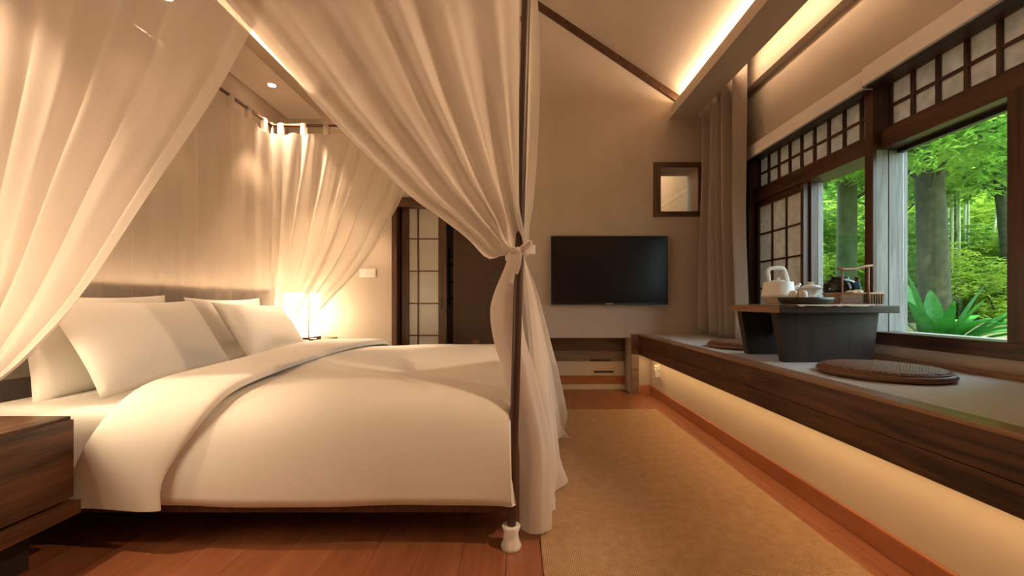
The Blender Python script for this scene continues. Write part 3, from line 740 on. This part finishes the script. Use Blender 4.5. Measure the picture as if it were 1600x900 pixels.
# ------------------------------------------------------------------ nightstands and lamps
ns = empty('nightstand', (-1.88, 1.1, 0), 'low dark walnut nightstand with a sunken base beside the bed', 'nightstand')
nx = -1.545
box('body', (-2.15, nx-.02), (.70, 1.425), (.22, .485), M['walnut_y'], ns, .002)
box('drawer_front', (nx-.022, nx), (.70, 1.428), (.222, .492), M['walnut_y'], ns, .002)
box('top_board', (-2.15, nx-.012), (.69, 1.430), (.486, .503), M['walnut_y'], ns, .003)
box('bottom_board', (-2.15, nx+.022), (.69, 1.432), (.165, .212), M['walnut_y'], ns, .003)
box('plinth', (-2.12, nx-.10), (.74, 1.38), (0, .165), M['tray'], ns, .002)
nf = empty('nightstand', (-1.95, 3.75, 0), 'dark walnut nightstand under the glowing lamp', 'nightstand')
box('body', (-2.15, -1.76), (3.575, 3.98), (.16, .545), M['walnut_y'], nf, .002)
box('top_board', (-2.15, -1.745), (3.570, 3.985), (.546, .562), M['walnut_y'], nf, .003)
box('drawer_front', (-1.76, -1.748), (3.578, 3.978), (.18, .54), M['walnut_y'], nf, .002)
for (xa, ya) in ((-2.12, 3.6), (-2.12, 3.9), (-1.82, 3.6), (-1.82, 3.9)): box('leg', (xa, xa+.04), (ya, ya+.04), (0, .16), M['walnut_z'], nf, .002)
ry = empty('phone_dock', (-1.79, 3.62, .562), 'small dark wooden holder at the edge of the lit nightstand', 'holder')
box('holder_base', (-1.83, -1.75), (3.60, 3.66), (.562, .578), M['walnut_x'], ry, .002)
box('holder_back', (-1.765, -1.752), (3.60, 3.66), (.578, .60), M['walnut_x'], ry, .002)
def lamp(name, x, y, z, w, h, label, power):
    o = empty(name, (x, y, z), label, 'lamp', 'bedside lamps')
    box('lamp_base', (x-w*.5, x+w*.5), (y-w*.5, y+w*.5), (z, z+.02), M['walnut_x'], o, .003)
    box('lamp_stem', (x-.012, x+.012), (y-.012, y+.012), (z+.02, z+.05), M['walnut_z'], o, .002)
    box('lamp_shade', (x-w/2, x+w/2), (y-w/2, y+w/2), (z+.03, z+h), M['lamp'], o, .004)
    for dx in (-1, 1):
        for dy in (-1, 1): box('shade_post', (x+dx*w/2-.005, x+dx*w/2+.005), (y+dy*w/2-.005, y+dy*w/2+.005), (z+.02, z+h+.002), M['white_pl'], o, .001)
    return o
lamp('bedside_lamp', -1.99, 3.80, .562, .23, .42, 'glowing white box lamp on the nightstand by the door wall', 10)
lamp('bedside_lamp', -1.78, .92, .503, .23, .42, 'glowing white box lamp on the low nightstand', 10)
# recessed downlights in the bed-side soffit, plus one added opposite to brighten the bed
def downlight(x, y, z, target, power, angle, label, blend=.5):
    o = empty('downlight', (x, y, z), label, 'downlight', 'recessed downlights')
    lathe('trim_ring', [(.030, -.001), (.045, -.004), (.048, .0), (.030, .0)], (x, y, z), M['white_pl'], o, 24)
    lathe('lens', [(.0, -.0022), (.029, -.0022), (.029, -.0005)], (x, y, z), M['lamp_core'], o, 24)
    spot('downlight_beam', (x, y, z-.012), target, power, angle, blend)
downlight(-2.035, 3.40, 2.70, (-1.70, 3.62, .6), 130, 66, 'recessed ceiling downlight above the lamp-side bed corner')
downlight(-2.07, 2.42, 2.70, (-1.75, 2.30, 0), 30, 75, 'recessed ceiling downlight above the middle of the headboard')
downlight(-2.07, 1.05, 2.70, (-1.94, 1.36, 0), 85, 62, 'recessed ceiling downlight above the low dark nightstand')
downlight(1.60, .55, 2.70, (-.85, 1.55, .50), 92, 54, 'added unseen soffit downlight that brightens the bed')  # extra lamp out of view, added to lift the duvet side and curtain

# ------------------------------------------------------------------ window drape
dp = empty('window_drape', (1.8, 3.62, ZB), 'taupe linen floor-length drape gathered in the corner by the internal window', 'curtain')
def drape(u, v):
    y = 3.99-.70*u; z = 2.97+(ZB+.018-2.97)*v
    w = u*5*2*math.pi+.8*math.sin(u*9)
    a = .072+.012*math.sin(u*11)
    s_ = math.sin(w); s_ = math.copysign(abs(s_)**.7, s_)
    sq = 1-.06*math.sin(math.pi*v)
    return Vector((1.835+a*s_+.012*math.sin(v*4+u*6)-.02*sst(.3, 1, v), 3.99-(.70*u)*(sq+.10*sst(.5, 1, v))+.012*math.cos(w), z))
o = sheet('drape_cloth', drape, 200, 30, M['drape'], dp); m_ = o.modifiers.new('t', 'SOLIDIFY'); m_.thickness = .004
box('drape_track', (1.815, 1.855), (.3, 4.0), (2.972, 3.0), M['white_pl'], dp, .002)

# ------------------------------------------------------------------ low tea table on the bench
tb = empty('tea_table', (1.64, 2.3, ZB), 'low dark wooden tea table with two slab legs on the bench', 'table')
TZ = .882
box('table_top', (1.3325, 1.945), (2.08, 2.56), (TZ-.038, TZ), M['table_top'], tb, .004)
tag(box('lit_edge_strip', (1.3315, 1.338), (2.081, 2.559), (TZ-.037, TZ-.001), M['edge'], tb, .001), 'paler edge with warm light painted in')  # warm light falling on this edge is painted as paler wood
def slab(y0, y1):
    zt = TZ-.038
    o = prism_y('leg', [(1.352, zt), (1.885, zt), (1.855, ZB), (1.398, ZB)], y0, y1, M['table'], tb)
    return o
slab(2.135, 2.185); slab(2.47, 2.52)
box('stretcher', (1.56, 1.62), (2.185, 2.47), (.72, .80), M['table'], tb, .003)
# linen runner hanging a touch over the near edge
def runner(u, v):
    x = 1.42+.39*u; t = v
    y = 2.50-(2.50-2.075)*min(1, t/.95); z = TZ+.003+.0025*noise.noise(Vector((x*30, y*30, 0)))
    if t > .95: z -= (t-.95)/.05*(.006+.003*math.sin(x*70+2*math.sin(x*31)))
    return Vector((x, y-(.002 if t > .95 else 0), z))
rn = sheet('table_runner', runner, 60, 40, M['runner']); m_ = rn.modifiers.new('t', 'SOLIDIFY'); m_.thickness = .002
tag(rn, 'crumpled natural linen runner on the tea table', 'table runner')
TT = TZ+.006
def onp(px, d): return (px-CX)*d/F
# teapot on its pale stand
d = 2.41; kx = d/F
x = onp(1216, d)
sd_ = lathe('teapot_stand', [(.0, 0), (.050, 0), (.062, .012), (.070, .036), (.068, .041), (.060, .041), (0, .041)], (x-.005, d, TT), M['stand'], None, 36)
tag(sd_, 'round pale wooden stand under the white teapot', 'stand')
tp = empty('teapot', (x, d, TT+.041), 'square-shouldered white ceramic teapot with a tall arched handle', 'teapot')
z0 = TT+.041
lathe('body', [(.0, 0), (.080, 0), (.085, .002), (.087, .006), (.087, .018), (.086, .0195), (.0845, .020), (.0840, .0205), (.0775, .080), (.0765, .085), (.074, .0885), (.070, .0895), (.03, .092), (0, .093)], (x, d, z0), M['ceramic'], tp, 40)
ld = lathe('lid', [(.0, .092), (.034, .093), (.036, .097), (.02, .101), (0, .102)], (x, d, z0), M['ceramic'], tp, 24)
lathe('lid_knob', [(.006, .101), (.007, .107), (.010, .111), (.006, .115), (0, .116)], (x, d, z0), M['ceramic'], ld, 16)
tube('spout', [(x+.06, d-.03, z0+.04), (x+.085, d-.04, z0+.06), (x+.098, d-.046, z0+.08)], [.016, .012, .008], M['ceramic'], tp)
hp = [(x-.052, d, z0+.085), (x-.055, d, z0+.11), (x-.061, d, z0+.145), (x-.058, d, z0+.160), (x-.044, d, z0+.168), (x-.01, d, z0+.172), (x+.022, d, z0+.170), (x+.036, d, z0+.162), (x+.044, d, z0+.140), (x+.052, d, z0+.112), (x+.058, d, z0+.085)]
H = curve(hp); tube('handle', [H(i/30) for i in range(31)], .007, M['ceramic'], tp, 10, sec=(.011, .006))
for s_ in (-.054, .056): lathe('handle_lug', [(.010, 0), (.011, .006), (.007, .014), (0, .015)], (x+s_, d, z0+.082), M['ceramic'], tp, 14)
# dark tray with gaiwan and cups
d = 2.19
xt = onp(1259, d)
tr = lathe('tea_tray', [(.0, 0), (.106, 0), (.130, .008), (.140, .022), (.141, .036), (.136, .037), (.131, .028), (0, .026)], (xt, d, TT), M['tray'], None, 48, sy=.62)
tag(tr, 'dark oval tray holding the gaiwan and two cups', 'tray')
zt = TT+.0275
def cup(px, dd, lab):
    xx = onp(px, dd)
    c_ = empty('tea_cup', (xx, dd, zt), lab, 'cup', 'tea cups turned upside down')
    lathe('cup_body', [(.0235, 0), (.0240, .003), (.0235, .02), (.021, .036), (.017, .042), (.012, .043), (0, .043)], (xx, dd, zt), M['ceramic'], c_, 28)
    lathe('foot_ring', [(.012, .042), (.012, .046), (.010, .046), (.010, .042)], (xx, dd, zt), M['ceramic'], c_, 24)
cup(1240, 2.175, 'small white cup upside down on the dark tray, beside the teapot')
cup(1254, 2.155, 'small white cup upside down on the dark tray, beside the gaiwan')
dg = 2.215; xg = onp(1267, dg)
gw = empty('gaiwan', (xg, dg, zt), 'white lidded porcelain tea bowl on a saucer', 'tea bowl')
tag(lathe('saucer', [(.0, 0), (.026, 0), (.045, .010), (.047, .013), (.044, .014), (.02, .006), (0, .006)], (xg, dg, zt), M['ceramic'], gw, 32), 'shallow saucer')
lathe('bowl', [(.0, .006), (.022, .006), (.022, .012), (.032, .025), (.040, .046), (.049, .058), (.056, .061), (.050, .063), (.0, .060)], (xg, dg, zt), M['ceramic'], gw, 36)
l2 = lathe('lid', [(.046, .061), (.047, .064), (.036, .074), (.018, .080), (0, .081)], (xg, dg, zt), M['ceramic'], gw, 36)
lathe('lid_knob', [(.008, .080), (.009, .084), (.017, .090), (.016, .093), (0, .092)], (xg, dg, zt), M['ceramic'], l2, 20)
prism_y('spout', [(xg-.050, zt+.050), (xg-.068, zt+.064), (xg-.048, zt+.066)], dg-.010, dg+.010, M['ceramic'], gw)
# glazed jar behind the basket
dj = 2.46; xj = onp(1313, dj)
jr = empty('tea_jar', (xj, dj, TT), 'round black glazed tea jar with blue and red flower decoration', 'jar')
lathe('jar_body', [(.0, 0), (.040, 0), (.056, .012), (.072, .040), (.082, .068), (.086, .095), (.082, .120), (.068, .140), (.046, .151), (.042, .155), (.046, .161), (.044, .163), (.036, .161), (.036, .150), (0, .148)], (xj, dj, TT), M['jar'], jr, 48)
def petal(cx_, cz_, r, mat, nm):
    an0 = math.asin(max(-1, min(1, (cx_)/.084))); rr = .0845
    return lathe(nm, [(0, -r), (r*.7, -r*.7), (r, 0), (r*.7, r*.7), (0, r)], (xj+rr*math.sin(an0)*1.0, dj-rr*math.cos(an0)*.96, TT+cz_), mat, jr, 14, sy=.12)
petal(.030, .100, .030, M['blue'], 'painted_flower'); petal(.062, .085, .022, M['teal'], 'painted_flower'); petal(.052, .122, .015, M['blue'], 'painted_flower')
fs = tube('flower_sprig', [(xj+.05, dj-.03, TT+.10), (xj+.066, dj-.03, TT+.125), (xj+.07, dj-.03, TT+.15)], .003, M['flower'], jr)
for (dx, dz, r) in ((.064, .128, .010), (.076, .140, .012), (.072, .156, .010), (.082, .152, .007)):
    lathe('flower_head', [(0, -r), (r*.8, -r*.6), (r, 0), (r*.8, r*.6), (0, r)], (xj+dx, dj-.03, TT+dz), M['flower'], fs, 10)
# wicker basket with bamboo handle
db = 2.24; xb0, xb1 = onp(1301, db), onp(1369, db); yb0, yb1 = db-.05, db+.07
bk = empty('wicker_basket', ((xb0+xb1)/2, db, TT), 'rectangular wicker basket with a tall thin branch handle', 'basket')
hh = .058
box('basket_base', (xb0, xb1), (yb0, yb1), (TT, TT+.006), M['wicker'], bk, .002)
xm = onp(1337, db)
tag(box('front_wall', (xb0, xm), (yb0, yb0+.006), (TT+.006, TT+.034), M['red_box'], bk, .002), 'red-brown lacquered front')
box('front_wall', (xb0, xm), (yb0-.001, yb0+.006), (TT+.034, TT+hh), M['wicker'], bk, .002)
tag(box('front_wall', (xm, xb1), (yb0, yb0+.006), (TT+.006, TT+hh), M['wicker'], bk, .002), 'open wicker front')
for q in range(8): box('wicker_slat', (xm+.006+q*.013, xm+.011+q*.013), (yb0-.004, yb0), (TT+.006, TT+hh), M['tray' if q in (0, 4) else 'wicker'], bk, .001)
box('back_wall', (xb0, xb1), (yb1-.006, yb1), (TT+.006, TT+hh), M['wicker'], bk, .002)
for xx in (xb0, xb1-.006): box('end_wall', (xx, xx+.006), (yb0+.006, yb1-.006), (TT+.006, TT+hh), M['wicker'], bk, .002)
tube('rim', [(xb0, yb0, TT+hh), (xb1, yb0, TT+hh), (xb1, yb1, TT+hh), (xb0, yb1, TT+hh), (xb0, yb0, TT+hh)], .005, M['bamboo_rod'], bk, 8)
hy = yb0-.010; xr0, xr1 = onp(1316, hy), onp(1357, hy); zr = EYE+(472-420)*hy/F
tag(tube('handle_branch', [(xr0-.026, hy, zr), (xr0+.01, hy, zr-.004), ((xr0+xr1)/2, hy, zr-.002), (xr1-.02, hy, zr+.012), (xr1+.020, hy, zr+.018)], [.006, .0075, .007, .0075, .006], M['bamboo_rod'], bk), 'crooked reddish branch handle')
tube('handle_rod', [(xr0, yb0-.010, TT+.01), (xr0, yb0-.010, TT+.10), (xr0, yb0-.010, zr-.003)], .0042, M['bamboo_rod'], bk)
tube('handle_rod', [(xr1, yb0-.010, TT+.01), (xr1, yb0-.010, TT+.10), (xr1, yb0-.010, zr+.012)], .0042, M['bamboo_rod'], bk)
for i, (px, w_, h_, col, nm) in enumerate(((1330, .05, .018, 'snack', 'pale golden snack packet lying on top of the wicker basket'), (1342, .042, .024, 'snack', 'crumpled tan snack packet in the wicker basket by the branch handle'))):
    xx = onp(px, db)
    def pk(u, v, xx=xx, w_=w_, h_=h_, i=i):
        a = 2*math.pi*u; b = math.pi*(v-.5)
        return Vector((xx+w_*.5*math.cos(b)*math.copysign(abs(math.cos(a))**.6, math.cos(a)), db+.012*i+.03*math.cos(b)*math.sin(a), TT+hh+h_*.36+h_*.5*math.sin(b)+.003*math.sin(a*5)))
    s_ = sheet('snack_packet', pk, 20, 10, M[col]); tag(s_, nm, 'snack packet', 'snack packets in the basket')
# round floor cushions
def cushion(x, y, lab):
    o = empty('floor_cushion', (x, y, ZB), lab, 'cushion', 'round floor cushions on the bench')
    lathe('cushion_base', [(.0, 0), (.205, 0), (.222, .006), (.230, .016), (.226, .026), (.205, .033), (.0, .034)], (x, y, ZB), M['cushion_rim'], o, 64)
    lathe('woven_pad', [(.206, .031), (.208, .036), (.200, .041), (.15, .047), (.08, .051), (0, .052)], (x, y, ZB), M['cushion'], o, 64)
    ring_ = [(x+.213*math.cos(a*math.pi/32), y+.213*math.sin(a*math.pi/32), ZB+.032) for a in range(65)]
    tube('piping', ring_, .004, M['cushion_rim'], o, 6)
cushion(1.565, 1.76, 'round brown leather floor cushion in front of the tea table')
cushion(1.565, 2.83, 'round brown leather floor cushion between the tea table and the drape')

# ------------------------------------------------------------------ garden
def gz(x): return .50+.10*max(0, x-4)*(.6+.04*max(0, x-4))
gv, gf = [], []
NG = 30
for j in range(NG+1):
    for i in range(NG+1):
        xx = 2.3+(i/NG)**1.4*32; yy = -12+44*j/NG
        gv.append((xx, yy, gz(xx)+.10*noise.noise(Vector((xx*.6, yy*.6, 0)))))
for j in range(NG):
    for i in range(NG): gf.append((j*(NG+1)+i, j*(NG+1)+i+1, (j+1)*(NG+1)+i+1, (j+1)*(NG+1)+i))
tag(mesh_obj('garden_ground', gv, gf, M['soil'], None, True), 'leaf-strewn garden ground rising outside the window', 'ground', kind='structure')
def leaf_cloud(n, clumps, size, mat, rnd, droop=.5, slim=.34):
    """clumps: (centre, radius xyz); long narrow leaves in little sprays"""
    v, f = [], []
    for _ in range(n):
        c, r = rnd.choice(clumps)
        while True:
            q = Vector((rnd.uniform(-1, 1), rnd.uniform(-1, 1), rnd.uniform(-1, 1)))
            if q.length < 1 and q.length > .25: break
        p = Vector(c)+Vector((q.x*r[0], q.y*r[1], q.z*r[2]))
        an = rnd.uniform(0, 6.283)
        for k in range(3):
            t = Vector((math.cos(an+(k-1)*.8), math.sin(an+(k-1)*.8), -droop*rnd.uniform(0, 1.4)+.15)).normalized()
            s = t.cross(Vector((rnd.uniform(-.4, .4), rnd.uniform(-.4, .4), 1))).normalized()
            L = size*rnd.uniform(.6, 1.3); W = L*slim*.5; n0 = len(v)
            v += [p, p+t*L*.45+s*W, p+t*L-Vector((0, 0, .12*L)), p+t*L*.45-s*W]
            f.append((n0, n0+1, n0+2, n0+3))
    me = bpy.data.meshes.new('leaves'); me.from_pydata([tuple(x) for x in v], [], f); me.materials.append(mat); me.update()
    return me
rnd = random.Random(11)
def tree(px, d, w_px, lean, h, bark, leaf, n, label, size=.10, crown=(1.6, 1.6, 1.2), cz=3.0, ncl=14, name='tree', low=None):
    b = at(px, CY, d); gx, gy = b.x, b.y; z0 = gz(gx)-.05; r = w_px*d/F/2
    o = empty(name, (gx, gy, z0), label, 'tree', 'garden trees')
    pts = [(gx+lean[0]*t+.02*math.sin(t*5), gy+lean[1]*t, z0+h*t) for t in [i/14 for i in range(15)]]
    tube('trunk', pts, [r*(1.25 if i == 0 else 1.08-.5*i/14) for i in range(15)], M[bark], o, 16)
    cl = []
    for k in range(ncl):
        a = rnd.uniform(0, 6.283); rr = rnd.uniform(.25, 1)
        zc = z0+cz+rnd.uniform(-1, 1)*crown[2]
        t_ = min(1, max(0, (zc-z0-.2)/h)); tip = Vector((gx+lean[0]*t_+crown[0]*rr*math.cos(a), gy+lean[1]*t_+crown[1]*rr*math.sin(a), zc))
        st_ = Vector((gx+lean[0]*t_*.8, gy+lean[1]*t_*.8, z0+h*t_*.82))
        tube('branch', [st_, st_.lerp(tip, .5)+Vector((0, 0, .12)), tip], [r*.22, r*.14, r*.06], M[bark], o, 6)
        s_ = rnd.uniform(.35, .65)
        cl.append((tip, (s_*1.2, s_*1.2, s_*.55)))
        cl.append((st_.lerp(tip, .6)+Vector((0, 0, -.05)), (s_, s_, s_*.4)))
    me = leaf_cloud(n, cl, size, M[leaf], rnd)
    f_ = link('foliage', me, (0, 0, 0), o); tag(f_, kind='stuff')
    return o
tree(1321, 5.4, 26, (.05, .05), 7, 'bark2', 'leaf_a', 2600, 'straight green-barked tree seen in the window by the shoji screen', .12, cz=3.6, crown=(1.5, 1.5, 1.3))
tree(1462, 4.6, 36, (-.22, .10), 6.5, 'bark', 'leaf_a', 4200, 'thick mossy tree trunk behind the broad-leaved plant', .11, cz=3.0, crown=(1.5, 1.3, .95), ncl=18)
tree(1585, 5.4, 16, (-.3, .3), 6, 'bark', 'leaf_c', 3600, 'slim dark tree reaching its branches over the bamboo stalks', .11, cz=2.9, crown=(1.6, 1.5, .9), ncl=18)
tree(1395, 6.4, 14, (.2, -.1), 6, 'bark', 'leaf_c', 2600, 'thin tree hidden behind the grey window posts', .12, cz=3.3, crown=(1.8, 1.5, 1.2))
tree(1491, 6.6, 9, (-.06, .0), 6, 'bark2', 'leaf_b', 2600, 'slender young tree with yellow-green leaves behind the mossy trunk', .12, cz=3.4, crown=(1.7, 1.5, 1.1))
# shrubs (four kinds of foliage mesh, each shrub its own object)
def shrub_mesh(n, leaf, size, seed):
    r_ = random.Random(seed); cl = []
    for k in range(16):
        a = r_.uniform(0, 6.283); q = r_.uniform(0, .8)
        cl.append(((q*math.cos(a), q*math.sin(a), r_.uniform(.15, 1.5)), (.42, .42, .30)))
    return leaf_cloud(n, cl, size, M[leaf], r_, .4)
SM = [shrub_mesh(2600, 'leaf_a', .10, 1), shrub_mesh(2600, 'leaf_b', .10, 2), shrub_mesh(2600, 'leaf_c', .11, 3), shrub_mesh(2200, 'leaf_b', .13, 4)]
KIND = ['mid green', 'yellow-green', 'deep green', 'pale lime']
def shrub(px, d, s, k, label):
    p = at(px, CY, d); z0 = gz(p.x)-.05
    o = empty('shrub', (p.x, p.y, z0), label, 'shrub', 'garden shrubs')
    f_ = link('foliage', SM[k], (p.x, p.y, z0), o); f_.scale = (s, s, s*rnd.uniform(.9, 1.15)); f_.rotation_euler = (0, 0, rnd.uniform(0, 6.28)); tag(f_, kind='stuff')
    for q in range(3):
        a = rnd.uniform(0, 6.28)
        tube('stem', [(p.x, p.y, z0), (p.x+.1*s*math.cos(a), p.y+.1*s*math.sin(a), z0+.5*s), (p.x+.35*s*math.cos(a), p.y+.35*s*math.sin(a), z0+1.1*s)], [.02*s, .014*s, .006*s], M['bark'], o, 6)
SH = ((1290, 6.6, .9, 1, 'low yellow-green shrub at the foot of the straight green-barked tree'), (1350, 7.2, 1.0, 0, 'rounded mid green shrub behind the straight green-barked tree'),
      (1285, 8.2, 1.4, 3, 'pale lime shrub showing past the shoji screen stile'), (1340, 9.5, 1.8, 1, 'tall yellow-green shrub backing the straight green-barked tree'),
      (1405, 6.0, .7, 0, 'low mid green shrub mostly covered by the grey window posts'), (1440, 7.6, 1.1, 1, 'bushy yellow-green shrub behind the thick mossy trunk'),
      (1500, 7.4, 1.0, 0, 'mid green shrub behind the bamboo stalks'), (1545, 6.2, .8, 1, 'low yellow-green shrub beside the leaning bamboo stalk'), (1560, 5.2, .62, 1, 'small yellow-green shrub low against the brown window post'),
      (1525, 8.4, 1.5, 1, 'tall yellow-green shrub rising over the bamboo stalks'), (1590, 7.0, 1.2, 3, 'pale lime shrub beneath the slim dark tree'), (1620, 5.6, .9, 0, 'mid green shrub mostly behind the brown window post'),
      (1480, 9.6, 1.9, 3, 'tall pale lime shrub beyond the mossy trunk'), (1400, 9.4, 1.8, 0, 'tall mid green shrub beyond the grey window posts'), (1570, 9.4, 1.8, 3, 'tall pale lime shrub beyond the slim dark tree'),
      (1660, 7.5, 1.5, 1, 'yellow-green shrub hidden past the brown window post'), (1230, 8.5, 1.5, 2, 'deep green shrub hidden behind the shoji screen'), (1240, 10.5, 2.2, 0, 'tall mid green shrub hidden behind the shoji screen'))
for (px, d, s, k, lb) in SH: shrub(px, d, s, k, lb)
WH = ('behind the shoji-side window', 'behind the middle window post', 'behind the mossy trunk', 'behind the bamboo stalks', 'behind the brown window post', 'past the garden window')
for i, (px, d, s, k) in enumerate(((1290, 13, 3.4, 2), (1380, 13.5, 3.6, 1), (1450, 13, 3.4, 3), (1530, 12.5, 3.4, 0), (1610, 12.5, 3.4, 1), (1700, 11.5, 3.4, 2), (1420, 16, 4.6, 3), (1560, 15.5, 4.6, 1), (1320, 16.5, 4.6, 3))):
    shrub(px, d, s, k, ('towering ' if s < 4 else 'hazy far ')+KIND[k]+' thicket '+(WH[i] if i < 6 else ('beyond the mossy trunk', 'beyond the bamboo stalks', 'beyond the straight green-barked tree')[i-6]))
# bamboo stalks
BL = ('pale bamboo stalk just beside the slender young tree', 'pale bamboo stalk tilting slightly away from the mossy trunk', 'tallest pale bamboo stalk of the clump', 'thin pale bamboo stalk with the strongest tilt inside the clump', 'pale upright bamboo stalk at the open edge of the clump', 'thin bamboo stalk tilting toward the mossy trunk', 'short bamboo stalk leaning out beside the clump')
for i, (px, d, h, ln) in enumerate(((1488, 6.0, 3.4, .0), (1494, 6.3, 3.2, .04), (1500, 6.1, 3.5, -.03), (1505, 6.6, 3.3, .06), (1512, 6.4, 3.4, .02), (1484, 6.9, 3.2, -.05), (1535, 6.3, 2.2, .3))):
    p = at(px, CY, d); z0 = gz(p.x)-.05
    o = empty('bamboo_stalk', (p.x, p.y, z0), BL[i], 'bamboo', 'bamboo stalks')
    npt = 13; R_ = .016
    tube('culm', [(p.x+ln*j/npt, p.y, z0+h*j/npt) for j in range(npt+1)], R_, M['stalk'], o, 8)
    for j in range(1, npt): lathe('node_ring', [(R_, -.006), (R_*1.22, 0), (R_, .006)], (p.x+ln*j/npt, p.y, z0+h*j/npt), M['stalk'], o, 8)
# broad-leaved plant below the window
bp = Vector((2.98, 2.90, .53))
pl = empty('broad_leaf_plant', bp, 'lush green plant with broad arching leaves outside the window', 'plant')
def blade(ang, L, W, rise, fall, lean0=.15):
    dirv = Vector((math.cos(ang), math.sin(ang), 0)); sv = Vector((-math.sin(ang), math.cos(ang), 0))
    def fn(u, v):
        p = bp+dirv*(lean0*.2+L*(v**1.15)*math.cos(rise)+.0)+Vector((0, 0, L*v*math.sin(rise)-fall*L*v**2.6))
        w = W*(math.sin(math.pi*min(1, v*.93+.07))**.75)*(1-.15*v)
        a = (u-.5)*2
        return p+sv*w*.5*a+Vector((0, 0, abs(a)*w*.16))
    o_ = sheet('leaf', fn, 6, 18, M['blade'], pl); return o_
for (ang, L, W, ri, fa) in ((2.7, .62, .16, 1.35, .04), (1.9, .66, .17, 1.25, .05), (.9, .62, .14, 1.05, .12), (-.6, .72, .12, .75, .10), (-.9, .70, .12, .55, .28), (-1.3, .66, .13, .70, .35), (-1.7, .60, .13, .85, .35),
                            (-2.2, .52, .13, .95, .30), (-2.8, .50, .13, 1.05, .22), (.2, .60, .12, .85, .30), (-.3, .62, .11, .95, .45), (-1.1, .50, .12, 1.15, .12), (3.1, .48, .14, 1.2, .15), (-.75, .78, .11, .42, .30), (-1.5, .42, .12, 1.1, .35), (2.3, .5, .14, 1.0, .2),
                            (-.5, .55, .10, 1.2, .06), (-.2, .75, .10, .55, .35), (-1.0, .60, .10, .85, .40), (-.65, .48, .10, .62, .40), (.5, .66, .11, .7, .3), (-1.9, .45, .10, 1.25, .1), (-.4, .85, .10, .62, .12)):
    blade(ang, L, W*.85, ri, fa)
